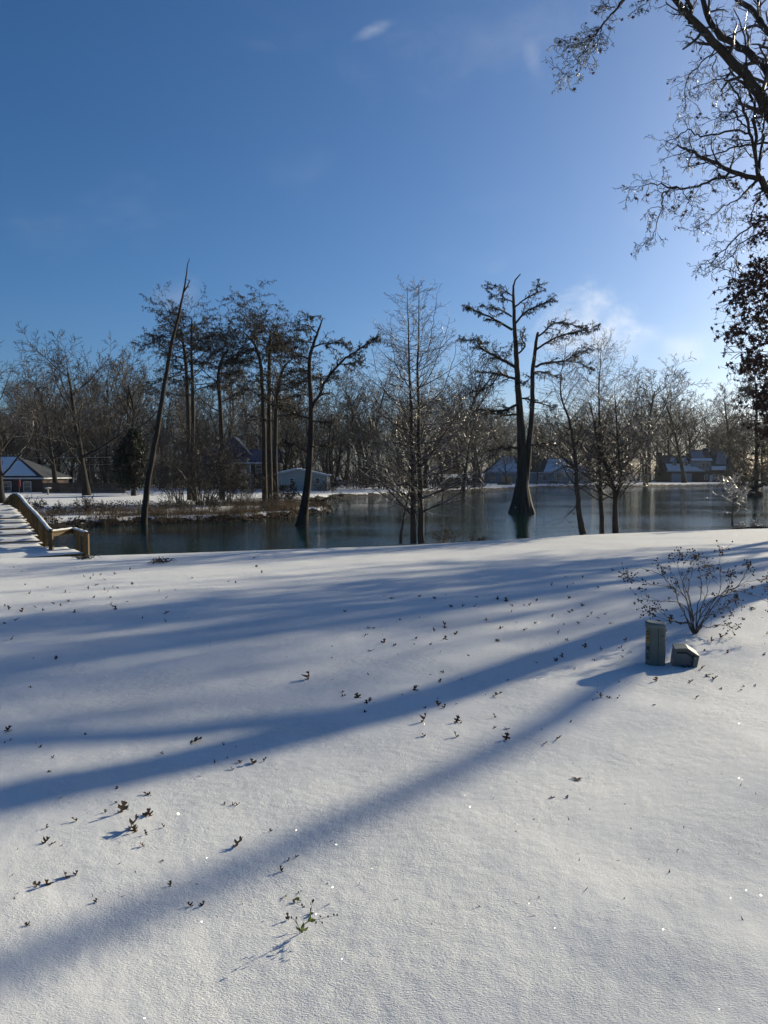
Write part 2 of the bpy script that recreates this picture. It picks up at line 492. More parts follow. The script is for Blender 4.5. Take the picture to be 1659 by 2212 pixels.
def zat(x, y):
    """scalar twin of height()"""
    i = 0
    while i < len(CREST) - 2 and x > CREST[i + 1][0]: i += 1
    (xa, ya, za), (xb, yb, zb) = CREST[i], CREST[i + 1]
    t = min(1, max(0, (x - xa) / (xb - xa))); yc = ya + (yb - ya) * t; zc = za + (zb - za) * t
    if y > yc + 8: return float(height(np.array([x]), np.array([y]))[0])
    s = y / yc
    z = 1.8 - .02 * max(y, -40) if s < 0 else 1.8 + (zc - 1.8) * min(1, s)
    o = y - yc
    if o > -1.5: z -= .035 * min(6, o + 1.5) ** 2
    if o > 1: z -= .45 * (o - 1)
    z = max(z, -1.2)
    d = math.hypot(x, y); a = min(1, max(0, 1 - d / 45))
    z += a * (.030 * vn1(x * .55, y * .55, 1) + .012 * vn1(x * 1.6 + .3 * y, y * 1.6, 2) + .0045 * vn1(x * 4.6, y * 4.6, 3))
    if d < 14: z += (1 - d / 14) * (.0022 * vn1(x * 14, y * 14, 4) + .0016 * vn1(x * 31, y * 31, 8))
    return z


def G(u, v):
    """where the sight line of a pixel meets the near lawn"""
    d = px(u, v)
    lo, hi = .5, 60.0
    t = .5
    while t < 45:
        if CAM_Z + d.z * t < zat(d.x * t, t): break
        t *= 1.10
    lo, hi = t / 1.10, t
    for _ in range(14):
        m = (lo + hi) / 2
        if CAM_Z + d.z * m < zat(d.x * m, m): hi = m
        else: lo = m
    return Vector((d.x * hi, hi, zat(d.x * hi, hi)))


def build_terrain():
    ang = np.concatenate([np.linspace(-180, -48, 34, endpoint=False), np.linspace(-48, 48, 370, endpoint=False), np.linspace(48, 180, 34, endpoint=False)])
    ang = np.radians(ang)
    r = [.25]
    while r[-1] < 2200:
        k = 1.019 if r[-1] < 120 else 1.06
        st = r[-1] * (k - 1)
        if 45 < r[-1] < 74: st = min(st, .38)
        if 22 < r[-1] < 36: st = min(st, .30)
        r.append(r[-1] + st)
    r = np.array(r)
    A, R = np.meshgrid(ang, r)
    X = np.sin(A) * R; Y = np.cos(A) * R
    Z = height(X, Y)
    n, m = A.shape
    V = np.stack([X, Y, Z], -1).reshape(-1, 3)
    idx = np.arange(n * m).reshape(n, m)
    i0 = idx[:-1]; i1 = idx[1:]
    q = np.stack([i0, i1, np.roll(i1, -1, 1), np.roll(i0, -1, 1)], -1).reshape(-1, 4)
    acc = Acc(); acc._add(V, q)
    c = np.array([[0, 0, zat(0, 0)]]); base = acc.n
    acc.v.append(c.astype(np.float32)); acc.n += 1
    acc.f.append(np.stack([np.full(m, base), idx[0], np.roll(idx[0], -1)], -1).astype(np.int32))
    o = acc.build('snowy_ground', M_SNOW_GROUND, smooth=True)
    tag(o, kind='structure', label='snow-covered lawns sloping to the pond and rising again beyond it')
    return o


build_terrain()


def build_water():
    m, nt, N, L, b = new_mat('pond_water')
    ge = N.new('ShaderNodeNewGeometry')
    mp = N.new('ShaderNodeMapping'); L.new(ge.outputs['Position'], mp.inputs[0]); mp.inputs['Scale'].default_value = (.55, 1.0, 1.0)
    n1 = N.new('ShaderNodeTexNoise'); L.new(mp.outputs[0], n1.inputs['Vector']); n1.inputs['Scale'].default_value = 2.6; n1.inputs['Detail'].default_value = 4; n1.inputs['Roughness'].default_value = .55
    n2 = N.new('ShaderNodeTexNoise'); L.new(mp.outputs[0], n2.inputs['Vector']); n2.inputs['Scale'].default_value = .10; n2.inputs['Detail'].default_value = 3
    mr = N.new('ShaderNodeMapRange'); L.new(n2.outputs[0], mr.inputs[0]); mr.inputs[1].default_value = .35; mr.inputs[2].default_value = .65; mr.inputs[3].default_value = .25; mr.inputs[4].default_value = 1.0
    mu = N.new('ShaderNodeMath'); mu.operation = 'MULTIPLY'; L.new(n1.outputs[0], mu.inputs[0]); L.new(mr.outputs[0], mu.inputs[1])
    bp = N.new('ShaderNodeBump'); bp.inputs['Strength'].default_value = .24; bp.inputs['Distance'].default_value = .22
    L.new(mu.outputs[0], bp.inputs['Height']); L.new(bp.outputs[0], b.inputs['Normal'])
    b.inputs['Base Color'].default_value = (.006, .022, .020, 1); b.inputs['Roughness'].default_value = .04; b.inputs['IOR'].default_value = 1.333
    acc = Acc(); acc.quads([[(-400, 15, 0), (400, 15, 0), (400, 330, 0), (-400, 330, 0)]])
    o = acc.build('pond_water', m); tag(o, kind='structure', label='dark rippled pond water between the lawns')


build_water()


# ------------------------------------------------------------------ footbridge
def build_bridge():
    phi = math.radians(30.5)
    fw = Vector((-math.sin(phi), math.cos(phi), 0)); lf = Vector((-math.cos(phi), -math.sin(phi), 0))
    A = P(107, 1183, 24.7)
    O = Vector((A.x, A.y, 0))
    root = thing('footbridge', 'arched timber footbridge with snow-covered steps and railings crossing the pond', 'footbridge', (A.x, A.y, .8))
    org = root.location
    S = [0, .64, 2.03, 3.37, 4.57, 5.98, 7.02, 8.65, 9.46, 11.34, 13.3, 14.7, 16.0, 17.5, 19, 20.6, 22, 23.4]
    Z = [.86, .90, 1.05, 1.22, 1.37, 1.49, 1.63, 1.74, 1.80, 1.90, 1.86, 1.78, 1.66, 1.5, 1.34, 1.15, .98, .82]
    RS = [0, .77, 2.1, 3.45, 5.1, 6.91, 8.65, 9.72, 11.34, 12.79, 14.75, 16.4, 17.8, 20, 23.4]
    RZ = [1.50, 1.57, 1.72, 1.86, 1.97, 2.10, 2.28, 2.41, 2.45, 2.40, 2.23, 2.0, 1.76, 1.6, 1.45]
    Wd = 1.85
    def pt(s, l, z): return O + fw * s + lf * l + Vector((0, 0, z))
    rng = random.Random(3)

    def snow_slab(corners, z0, th, name, parent, nx=10, ny=6):
        """a pillow of snow over a quad of ground points"""
        a, b, c, d = [Vector(p) for p in corners]
        vs = []; fs = []
        for j in range(ny + 1):
            for i in range(nx + 1):
                s, t = i / nx, j / ny
                p = (a * (1 - s) + b * s) * (1 - t) + (d * (1 - s) + c * s) * t
                e = min(s, 1 - s) * nx / 2; g = min(t, 1 - t) * ny / 2
                k = min(1, e * 2) ** .35 * min(1, g * 2) ** .35
                z = th * k + .012 * vn1(p.x * 3.1, p.y * 3.1, 11) * k
                vs.append((p.x, p.y, p.z + z0 + z))
        for j in range(ny):
            for i in range(nx):
                q = j * (nx + 1) + i
                fs.append((q, q + 1, q + nx + 2, q + nx + 1))
        ac = Acc(); ac._add(vs, fs)
        return ac.build(name, M_SNOW, parent, True, org)

    # treads
    edges = S[1:]
    for i in range(len(edges) - 1):
        s0, s1 = edges[i], edges[i + 1]; z = (Z[i + 2] + Z[i + 1]) / 2 - .07
        ac = Acc(); ac.prism([pt(s0, 0, z - .14), pt(s1 - .02, 0, z - .14), pt(s1 - .02, Wd, z - .14), pt(s0, Wd, z - .14)], (0, 0, .12))
        st = ac.build('step', M_WOOD, root, False, org)
        sl = snow_slab([pt(s0 - .03, -.04, z), pt(s1 - .05, -.04, z), pt(s1 - .05, Wd - .03, z), pt(s0 - .03, Wd - .03, z)], -.115, .175, 'snow_cap', st, 12, 10)
    # landing boards in front of the first step
    C = P(188, 1197, 24.6); B = P(158, 1137, 26.0); B.z = .8; C.z = .72
    land = [(pt(.60, -.02, .86), pt(.60, Wd, .86), pt(-.45, Wd, .85), Vector((B.x + .35, B.y - .70, .86))),
            (Vector((B.x + .38, B.y - .74, .82)), pt(-.48, Wd, .81), pt(-1.3, Wd, .79), Vector((C.x - .05, C.y - .02, .80)))]
    for q in land:
        ac = Acc(); ac.prism([p - Vector((0, 0, .12)) for p in q], (0, 0, .12))
        st = ac.build('landing_board', M_WOOD, root, False, org)
        snow_slab([q[3], q[2], q[1], q[0]], -.02, .11, 'snow_cap', st, 14, 8)
    # stringers
    for l in (.10, Wd - .10):
        ac = Acc()
        pts = [pt(s, l, z - .32) for s, z in zip(S, Z)]
        for a, b in zip(pts[:-1], pts[1:]): ac.bar(a, b, .09, .26)
        ac.build('stringer', M_WOOD, root, False, org)
    # rails
    for l, far in ((-.05, False), (Wd + .05, True)):
        path = [pt(s, l, z) for s, z in zip(RS, RZ)]
        # smooth resample
        xs = np.linspace(0, 23.4, 48); zs = np.interp(xs, RS, RZ)
        zs = np.convolve(np.pad(zs, 2, mode='edge'), np.ones(5) / 5, 'valid')
        path = [pt(s, l, z) for s, z in zip(xs, zs)]
        ac = Acc()
        for a, b in zip(path[:-1], path[1:]): ac.bar(a - Vector((0, 0, .02)), b - Vector((0, 0, .02)), .14, .04)
        for a, b in zip(path[:-1], path[1:]): ac.bar(a - Vector((0, 0, .10)) + lf * (.05 if far else -.05), b - Vector((0, 0, .10)) + lf * (.05 if far else -.05), .04, .11)
        rail = ac.build('handrail', M_WOOD, root, False, org)
        # snow on the rail
        rows = []
        for k, p in enumerate(path):
            w = .070 + .006 * math.sin(k * 1.7)
            h = .035 + .012 * math.sin(k * 2.3 + 1)
            rows.append([p + lf * -w, p + lf * (-w * .7) + Vector((0, 0, h * .8)), p + Vector((0, 0, h)), p + lf * (w * .7) + Vector((0, 0, h * .8)), p + lf * w])
        vs = [tuple(q) for r in rows for q in r]; fs = []
        for i in range(len(rows) - 1):
            for j in range(4): fs.append((i * 5 + j, i * 5 + j + 1, i * 5 + j + 6, i * 5 + j + 5))
        ac = Acc(); ac._add(vs, fs); ac.build('snow_cap', M_SNOW, rail, True, org)
        # boards
        s = .35; sh = .06 if far else -.06
        while s < 23.2:
            zt = float(np.interp(s, xs, zs)) - .06; zb = float(np.interp(s, S, Z)) - .36
            ac = Acc(); c0 = pt(s, l, 0)
            ac.prism([c0 + fw * -.02 + lf * (-.055 + sh) + Vector((0, 0, zb)), c0 + fw * .02 + lf * (-.055 + sh) + Vector((0, 0, zb)), c0 + fw * .02 + lf * (.055 + sh) + Vector((0, 0, zb)), c0 + fw * -.02 + lf * (.055 + sh) + Vector((0, 0, zb))], (0, 0, zt - zb))
            ac.build('baluster', M_WOOD, root, False, org)
            s += .62
    # flared end railing on the lawn
    zt = 1.50
    At = pt(0, -.05, zt)
    Bt = Vector((B.x, B.y, zt)); Ct = Vector((C.x, C.y, zt - .03))
    dl = (Ct - Bt).normalized()
    for q0, q1 in ((At, Bt), (Bt, Ct)):
        ac = Acc(); ac.bar(q0 + Vector((0, 0, -.02)), q1 + Vector((0, 0, -.02)), .14, .04)
        ac.bar(q0 + Vector((0, 0, -.12)), q1 + Vector((0, 0, -.105)), .05, .12)
        r = ac.build('handrail', M_WOOD, root, False, org)
        d = (q1 - q0).normalized(); sd = d.cross(Vector((0, 0, 1)))
        n = 8; rows = []
        for k in range(n + 1):
            p = q0.lerp(q1, k / n) + Vector((0, 0, .003)); w = .07; h = .04 + .01 * math.sin(k * 2.1)
            if k in (0, n): h *= .6
            rows.append([p - sd * w, p - sd * w * .7 + Vector((0, 0, h * .8)), p + Vector((0, 0, h)), p + sd * w * .7 + Vector((0, 0, h * .8)), p + sd * w])
        vs = [tuple(q) for rr in rows for q in rr]; fs = []
        for i in range(n):
            for j in range(4): fs.append((i * 5 + j, i * 5 + j + 1, i * 5 + j + 6, i * 5 + j + 5))
        ac = Acc(); ac._add(vs, fs); ac.build('snow_cap', M_SNOW, r, True, org)
    for p, w in ((At, .12), (Ct, .13), (pt(0, Wd + .05, zt), .12)):
        ac = Acc(); ac.box(p.x - w / 2, p.x + w / 2, p.y - w / 2, p.y + w / 2, .2, p.z - .045)
        bevel(ac.build('post', M_WOOD, root, False, org), .01)
    for k in (.30, .62):
        p = Bt.lerp(Ct, k); ac = Acc()
        ac.prism([p - dl * .13 + Vector((0, 0, -1.2)), p + dl * .13 + Vector((0, 0, -1.2)), p + dl * .13 + Vector((.04, .03, -1.2)), p - dl * .13 + Vector((.04, .03, -1.2))], (0, 0, 1.14))
        ac.build('baluster', M_WOOD, root, False, org)


build_bridge()
# ------------------------------------------------------------------ tree growth
def norm3(x, y, z):
    l = math.sqrt(x * x + y * y + z * z) or 1e-9
    return x / l, y / l, z / l


def grow(R, out, p, d, L, r, lvl, q):
    """one branch as a wandering path, then its side branches"""
    n = q['n'][lvl]; wob = q['wob'][lvl]; up = q['up'][lvl]; st = L / n; tip = q['tip'][lvl]
    pts = [p]; rad = [r]; dirs = [d]
    x, y, z = p; dx, dy, dz = d
    g = R.gauss
    for i in range(n):
        dx, dy, dz = norm3(dx + g(0, wob), dy + g(0, wob), dz + g(0, wob) + up)
        x += dx * st; y += dy * st; z += dz * st
        pts.append((x, y, z)); rad.append(max(q['rmin'], r * (1 - (1 - tip) * (i + 1) / n))); dirs.append((dx, dy, dz))
    out[lvl].append((pts, rad))
    if lvl < q['max']: sprout(R, out, pts, rad, dirs, L, lvl, q)


def sprout(R, out, pts, rad, dirs, L, lvl, q, kids=None, start=None, end=1.0, prof=None):
    n = len(pts) - 1
    k = q['kids'][lvl] if kids is None else kids
    k = max(1, int(round(k * R.uniform(.75, 1.25)))) if kids is None else k
    s0 = q['start'][lvl] if start is None else start
    ph = R.uniform(0, 6.28)
    for j in range(k):
        t = s0 + (end - s0) * (j + R.uniform(.1, .9)) / k
        f = min(t * n, n - 1e-4); i = int(f); f -= i
        a = pts[i]; b = pts[i + 1]; tx, ty, tz = dirs[i + 1]
        pos = (a[0] + (b[0] - a[0]) * f, a[1] + (b[1] - a[1]) * f, a[2] + (b[2] - a[2]) * f)
        rr = rad[i] + (rad[i + 1] - rad[i]) * f
        ph += 2.4 + R.uniform(-.6, .6)
        # perpendicular frame
        if abs(tz) < .9: ux, uy, uz = norm3(ty, -tx, 0)
        else: ux, uy, uz = norm3(0, tz, -ty)
        vx, vy, vz = ty * uz - tz * uy, tz * ux - tx * uz, tx * uy - ty * ux
        c, s = math.cos(ph), math.sin(ph)
        an = q['ang'][lvl] * R.uniform(.7, 1.3); ca, sa = math.cos(an), math.sin(an)
        fl = q.get('flat', 1.0)
        d = norm3(tx * ca + (ux * c + vx * s) * sa, ty * ca + (uy * c + vy * s) * sa, (tz * ca + (uz * c + vz * s) * sa) * (fl if lvl > 0 else 1))
        pf = (1 - q['fall'][lvl] * t) if prof is None else prof(t)
        cl = L * q['ratio'][lvl] * pf * R.uniform(.7, 1.25)
        cr = max(q['rmin'], min(rr * .8, rr * q['rr'][lvl] * R.uniform(.8, 1.15)))
        grow(R, out, pos, d, cl, cr, lvl + 1, q)


def dirs_of(pts):
    d = []
    for i in range(len(pts)):
        a = pts[max(0, i - 1)]; b = pts[min(len(pts) - 1, i + 1)]
        d.append(norm3(b[0] - a[0], b[1] - a[1], b[2] - a[2]))
    return d


def smooth_path(ctrl, radii, per=4, jitter=0.0, R=None):
    """Catmull-Rom through the control points"""
    c = [np.array(p, float) for p in ctrl]; pts = []; rad = []
    for i in range(len(c) - 1):
        p0 = c[max(0, i - 1)]; p1 = c[i]; p2 = c[i + 1]; p3 = c[min(len(c) - 1, i + 2)]
        for k in range(per):
            t = k / per
            q = .5 * ((2 * p1) + (p2 - p0) * t + (2 * p0 - 5 * p1 + 4 * p2 - p3) * t * t + (3 * p1 - p0 - 3 * p2 + p3) * t ** 3)
            if jitter and R and (i or k): q = q + np.array([R.gauss(0, jitter), R.gauss(0, jitter), R.gauss(0, jitter)])
            pts.append(tuple(q)); rad.append(radii[i] + (radii[i + 1] - radii[i]) * t)
    pts.append(tuple(c[-1])); rad.append(radii[-1])
    return pts, rad


def limb_px(ctrl, Y0, Y1, widths, per=4, jit=0.0, R=None, bow=0.0):
    """a limb drawn over the photo, running from depth Y0 to depth Y1; widths in view pixels"""
    n = len(ctrl); pts = []; rad = []
    for i, (u, v) in enumerate(ctrl):
        t = i / (n - 1); Y = Y0 + (Y1 - Y0) * t + bow * math.sin(t * math.pi)
        pts.append(tuple(P(u, v, Y))); 
        w = np.interp(t, np.linspace(0, 1, len(widths)), widths)
        rad.append(w * Y / F / 2)
    return smooth_path(pts, rad, per, jit, R)


def needles(R, paths, per, size, droop=.8, wid=.25, upb=0.0):
    """short hanging sprays of needles along twigs"""
    tri = []
    for pts, rad in paths:
        n = len(pts) - 1
        for _ in range(per):
            f = R.uniform(.1, n - .01); i = int(f); f -= i
            a = pts[i]; b = pts[i + 1]
            x = a[0] + (b[0] - a[0]) * f; y = a[1] + (b[1] - a[1]) * f; z = a[2] + (b[2] - a[2]) * f
            l = size * R.uniform(.5, 1.4); w = l * wid
            dx, dy, dz = norm3(R.gauss(0, .6), R.gauss(0, .6), -droop + R.gauss(0, .45) + upb)
            sx, sy, sz = norm3(R.gauss(0, 1), R.gauss(0, 1), R.gauss(0, .3))
            tri.append(((x - sx * w * .5, y - sy * w * .5, z), (x + sx * w * .5, y + sy * w * .5, z), (x + dx * l + sx * w * .25, y + dy * l + sy * w * .25, z + dz * l)))
            tri.append(((x - sx * w * .5, y - sy * w * .5, z), (x + dx * l + sx * w * .25, y + dy * l + sy * w * .25, z + dz * l), (x + dx * l - sx * w * .25, y + dy * l - sy * w * .25, z + dz * l)))
    return tri


STAR = [(math.cos(a) * r, math.sin(a) * r) for a, r in zip(np.linspace(0, 2 * math.pi, 11)[:-1] + math.pi / 2, [1, .42, .78, .36, .72, .3, .72, .36, .78, .42])]


def star_leaves(R, centres, size):
    """lobed leaves at the given points"""
    tri = []
    for c in centres:
        n = Vector((R.gauss(0, 1), R.gauss(0, 1), R.gauss(0, .8))).normalized()
        u = n.orthogonal().normalized(); w = n.cross(u); a0 = R.uniform(0, 6.28)
        u, w = u * math.cos(a0) + w * math.sin(a0), w * math.cos(a0) - u * math.sin(a0)
        s = size * R.uniform(.6, 1.2); c = Vector(c)
        ring = [c + u * (p[0] * s * .5) + w * (p[1] * s * .62) + n * (-.12 * s * (p[0] ** 2 + p[1] ** 2)) for p in STAR]
        for i in range(0, 10, 2):
            tri.append((tuple(c), tuple(ring[i - 1]), tuple(ring[i]))); tri.append((tuple(c), tuple(ring[i]), tuple(ring[i + 1])))
    return tri


def tree_obj(name, label, cat, base, out, mats, rotz=0.0, group=None, split=2, sides=(8, 5, 4, 3, 3, 3), leaves=None, leaf_mat_=None, leaf_name='foliage', rel=True):
    """thing > trunk, crown (> foliage): out is a list of path lists by level in world coordinates"""
    root = thing(name, label, cat, base, rotz, group)
    org = base if rel else (0, 0, 0)
    a = Acc()
    for l in range(split): a.tubes(out[l], sides[l])
    a.build('trunk', mats[0], root, True, org)
    b = Acc(); any_ = False
    for l in range(split, len(out)):
        if out[l]: b.tubes(out[l], sides[min(l, len(sides) - 1)]); any_ = True
    if any_:
        cr = b.build('crown', mats[1], root, True, org)
        if leaves:
            lo = Acc(); lo.tris(leaves); lo.build(leaf_name, leaf_mat_, cr, False, org)['kind'] = 'stuff'
    return root


def levels(n=6): return [[] for _ in range(n)]


# ---- parameter sets
Q_OAK = dict(n=[7, 7, 5, 4, 3], wob=[.06, .13, .17, .2, .22], up=[.02, .055, .04, .03, .02], kids=[9, 8, 6, 5, 0], start=[.34, .22, .2, .15, 0], ang=[.80, .75, .7, .7, .6],
             ratio=[.62, .50, .48, .5, .5], fall=[.45, .35, .35, .3, 0], rr=[.55, .5, .5, .6, .6], tip=[.30, .22, .25, .4, .5], rmin=.012, max=4)
Q_CYP = dict(n=[9, 6, 4, 3], wob=[.03, .14, .2, .25], up=[.02, .02, .02, -.02], kids=[22, 8, 6, 0], start=[.42, .18, .1, 0], ang=[1.15, .75, .8, .7],
             ratio=[.22, .42, .42, .5], fall=[.35, .4, .3, 0], rr=[.38, .5, .6, .6], tip=[.22, .25, .4, .5], rmin=.010, max=3, flat=.6)
Q_CONE = dict(n=[10, 6, 4, 3], wob=[.01, .06, .14, .2], up=[.01, .05, .04, .02], kids=[100, 11, 4, 0], start=[.12, .12, .1, 0], ang=[1.2, .75, .7, .7],
              ratio=[.30, .30, .42, .5], fall=[.6, .5, .3, 0], rr=[.34, .5, .6, .6], tip=[.12, .25, .4, .5], rmin=.0035, max=3, flat=.75)
Q_BRUSH = dict(n=[6, 5, 4, 3], wob=[.16, .2, .25, .25], up=[.03, .02, .0, .0], kids=[10, 7, 4, 0], start=[.15, .1, .1, 0], ang=[.7, .8, .8, .7],
               ratio=[.6, .5, .5, .5], fall=[.3, .3, .3, 0], rr=[.55, .55, .6, .6], tip=[.3, .3, .4, .5], rmin=.010, max=3)


def bare_tree(seed, H, r0, q, spread=1.0, lean=(0, 0), kmul=1.0):
    R = random.Random(seed); out = levels(5)
    q = dict(q); q['kids'] = [k * kmul for k in q['kids']]
    q['ratio'] = [q['ratio'][0] * spread] + q['ratio'][1:]
    grow(R, out, (0, 0, -.4), norm3(lean[0], lean[1], 1), H * .86, r0, 0, q)
    # flare of the roots
    pts, rad = out[0][0]; rad[0] = r0 * 1.6; rad[1] = max(rad[1], r0 * .95)
    return out


# ------------------------------------------------------------------ far woodland: six grown trees, set out many times
FAR = []
for k, (seed, H, r0, sp, km) in enumerate(((11, 20, .42, 1.0, 1.0), (12, 22, .46, .9, 1.0), (13, 19, .36, 1.1, .95), (14, 17, .30, 1.0, 1.0), (15, 21, .40, .8, 1.05), (16, 18, .38, 1.2, .95))):
    q = dict(Q_OAK); q['rmin'] = .023; q['kids'] = [11, 8, 6, 4, 0]; q['wob'] = [.085, .09, .11, .13, .16]; q['start'] = [.22, .2, .2, .15, 0]; q['ang'] = [.9, .75, .7, .7, .6]; q['up'] = [.02, .075, .05, .03, .02]
    if k in (1, 4): q['start'] = [.45, .25, .2, .15, 0]; q['ang'] = [.6, .7, .7, .7, .6]
    out = bare_tree(seed, H, r0, q, sp, (0, 0), km)
    a = Acc(); a.tubes(out[0], 8); a.tubes(out[1], 4)
    b = Acc(); b.tubes(out[2], 3); b.tubes(out[3], 3); b.tubes(out[4], 3)
    mt = a.mesh('trunk', True); mt.materials.append(M_BARK); mc = b.mesh('crown', True); mc.materials.append(M_TWIG_FAR)
    FAR.append((mt, mc, H))


def far_tree(k, x, y, h, rot, label, group=None, cat='tree', name='bare_tree', z=None, lean=0.0):
    mt, mc, H = FAR[k]; s = h / H
    r = thing(name, label, cat, (x, y, zat(x, y) if z is None else z), rot, group)
    r.rotation_euler = (lean, 0, rot)
    for nm, me in (('trunk', mt), ('crown', mc)):
        o = bpy.data.objects.new(nm, me); link(o, r); o.scale = (s, s, s)
    return r


def far_px(k, u, vtop, Y, rot, label, group=None, **kw):
    p = P(u, 1060, Y); zb = zat(p.x, Y); ht = P(u, vtop, Y).z - zb
    return far_tree(k, p.x, Y, ht, rot, label, group, **kw)


RT = random.Random(21)
ZONES = [(100, 'behind the brick house with the snowy hip roof'), (330, 'behind the board fence and the dark evergreen'), (480, 'behind the flat-topped cypress pair'), (620, 'behind the two-storey house'), (760, 'behind the sage green garage'),
         (1040, 'behind the small snow-roofed shed'), (1300, 'behind the long low slate-coloured house'), (1430, 'between the low house and the house with dormers'), (1610, 'behind the house with dormers'), (9999, 'beyond the feathery cypress with the bell-shaped foot')]


def zone(u_):
    return next(z for lim, z in ZONES if u_ < lim)


GRP = 'bare trees of the wood beyond the pond'
# trees one can single out
far_px(0, 188, 742, 96, .4, 'tall bare tree with thick straight trunk in front of the board fence')
far_px(2, 122, 790, 112, 2.0, 'bare tree with pale leaning trunk behind the board fence', lean=.06)
far_px(5, 5, 785, 72, 1.1, 'bare spreading tree beside the brick house with the snowy hip roof')
far_px(1, 272, 785, 118, 3.0, 'bare tree rising behind the dark evergreen')
far_px(3, 708, 860, 123, .9, 'slim bare tree standing at the end of the green garage')
far_px(5, 1400, 806, 212, 2.2, 'round-crowned bare tree left of the house with dormers')
far_px(2, 1478, 812, 208, .7, 'bare forked tree standing in front of the garage door of the house with dormers')
far_px(4, 1574, 838, 248, .2, 'bare tree standing behind the tall roof of the house with dormers')
far_px(1, 980, 765, 165, 4.2, 'tall bare tree behind the small snow-roofed shed')
u = -140
while u < 1860:
    for row in range(4):
        Y = (135, 165, 205, 255)[row] + RT.uniform(-10, 16)
        uu = u + RT.uniform(-30, 30)
        if uu < 420: Y += 8
        if uu > 1060: Y += 62
        if uu > 1410 and uu < 1610 and Y < 250: Y = 255 + RT.uniform(0, 40)
        base_top = np.interp(uu, [-150, 0, 60, 130, 300, 500, 740, 900, 1020, 1110, 1200, 1350, 1450, 1560, 1660, 1860], [805, 815, 810, 800, 800, 800, 805, 800, 800, 845, 840, 835, 840, 850, 850, 840])
        vt = base_top + (row < 3) * 15 + RT.uniform(-10, 110)
        far_px(RT.randrange(6), uu, vt, Y, RT.uniform(0, 6.28), 'tall bare grey tree in the wood ' + zone(uu), GRP, lean=RT.gauss(0, .05))
    u += 68


u = -150
while u < 1860:
    for row in range(4):
        uu = u + RT.uniform(-30, 30); Y = (140, 170, 210, 240)[row] + RT.uniform(-12, 12)
        if uu > 1060: Y += 55
        if 1410 < uu < 1610: Y = 262 + RT.uniform(0, 30)
        far_px(RT.choice((2, 3, 5)), uu, RT.uniform(885, 950), Y, RT.uniform(0, 6.28), 'low bare understorey tree in the wood ' + zone(uu), 'small bare trees of the wood beyond the pond', lean=RT.gauss(0, .1))
    u += 58


# one mass of far brush and thin trunks under the trees
def far_brush():
    R = random.Random(5); a = Acc(); paths = []
    spots = []
    for i in range(9000):
        u_ = R.uniform(-260, 1950); Y = R.uniform(128, 235)
        if u_ > 1050: Y = max(Y, 232 + R.uniform(0, 50))
        spots.append(P(u_, 1060, Y))
    zz = height(np.array([p.x for p in spots]), np.array([p.y for p in spots]), False)
    for p, z in zip(spots, zz):
        Y = p.y; z = float(z) - .2
        if R.random() < .03: h = R.uniform(7, 13); r = R.uniform(.06, .14)
        else: h = R.uniform(2.0, 8.5); r = R.uniform(.03, .06)
        x, y = p.x, Y; pts = [(x, y, z)]; rad = [r]
        dx, dy = R.gauss(0, .22), R.gauss(0, .2)
        for k in range(1, 4):
            dx += R.gauss(0, .22); dy += R.gauss(0, .15); pts.append((x + dx * h * k / 3, y + dy * h * k / 3, z + h * k / 3)); rad.append(r * (1 - .28 * k))
        paths.append((pts, rad))
        if h < 9 and R.random() < .8:
            for _ in range(3):
                f = R.uniform(.5, 2.9); i0 = int(f); b = pts[i0]; l = h * R.uniform(.2, .4)
                e = (b[0] + R.gauss(0, .6) * l, b[1] + R.gauss(0, .4) * l, b[2] + R.uniform(.3, 1) * l)
                paths.append(([b, e], [r * .6, r * .3]))
    a.tubes(paths, 3)
    o = a.build('distant_brush', M_BRUSH, smooth=True)
    tag(o, 'brown tangle of far brush and thin trunks behind the houses', 'woodland', kind='stuff')


far_brush()


# ------------------------------------------------------------------ cypresses on the point and in the pond
def c2(cx, cy): return (199.1 + .4 * cx, 544.2 + .4 * cy)     # crops of the photograph to view pixels
def c3(cx, cy): return (796.3 + .4 * cx, 564.1 + .4 * cy)


def drawn_tree(name, label, cat, Y, base, trunks, limbs, seed, q, mats, twig_kids=10, tl=1.6, leaf=None, split=2, grow_trunk=0, extra=None, min_twig=None, leafm=None):
    """trunks/limbs: (pixel control points, Y end, widths px); side branches grow from the limbs"""
    R = random.Random(seed); out = levels(6); host = []
    for ctrl, Y1, w in trunks:
        pts, rad = limb_px(ctrl, Y, Y1, w, 4, .012, R)
        out[0].append((pts, rad)); host.append((pts, rad, 1))
    for ctrl, Y1, w in limbs:
        Y0 = Y if len(ctrl[0]) == 2 else ctrl[0][2]
        pts, rad = limb_px([c[:2] for c in ctrl], Y0, Y1, w, 4, .02, R)
        out[1].append((pts, rad)); host.append((pts, rad, 0))
    q = dict(q)
    for pts, rad, is_t in host:
        L = sum(math.dist(a, b) for a, b in zip(pts[:-1], pts[1:]))
        d = dirs_of(pts)
        if not is_t:
            q2 = dict(q); q2['ratio'] = list(q['ratio']); q2['ratio'][1] = tl / max(L, .5)
            sprout(R, out, pts, rad, d, L, 1, q2, kids=max(2, int(twig_kids * L / 3)), start=.15)
        elif grow_trunk:
            q2 = dict(q); q2['ratio'] = list(q['ratio']); q2['ratio'][0] = grow_trunk[1] / L
            q2['fall'] = [grow_trunk[3]] + q['fall'][1:]
            sprout(R, out, pts, rad, d, L, 0, q2, kids=grow_trunk[0], start=grow_trunk[2])
    lv = None
    if leaf:
        lv = needles(R, out[3] + out[2], leaf[0], leaf[1], leaf[2] if len(leaf) > 2 else .8)
    return tree_obj(name, label, cat, base, out, mats, split=split, leaves=lv, leaf_mat_=leafm or M_NEEDLE, leaf_name='needles')


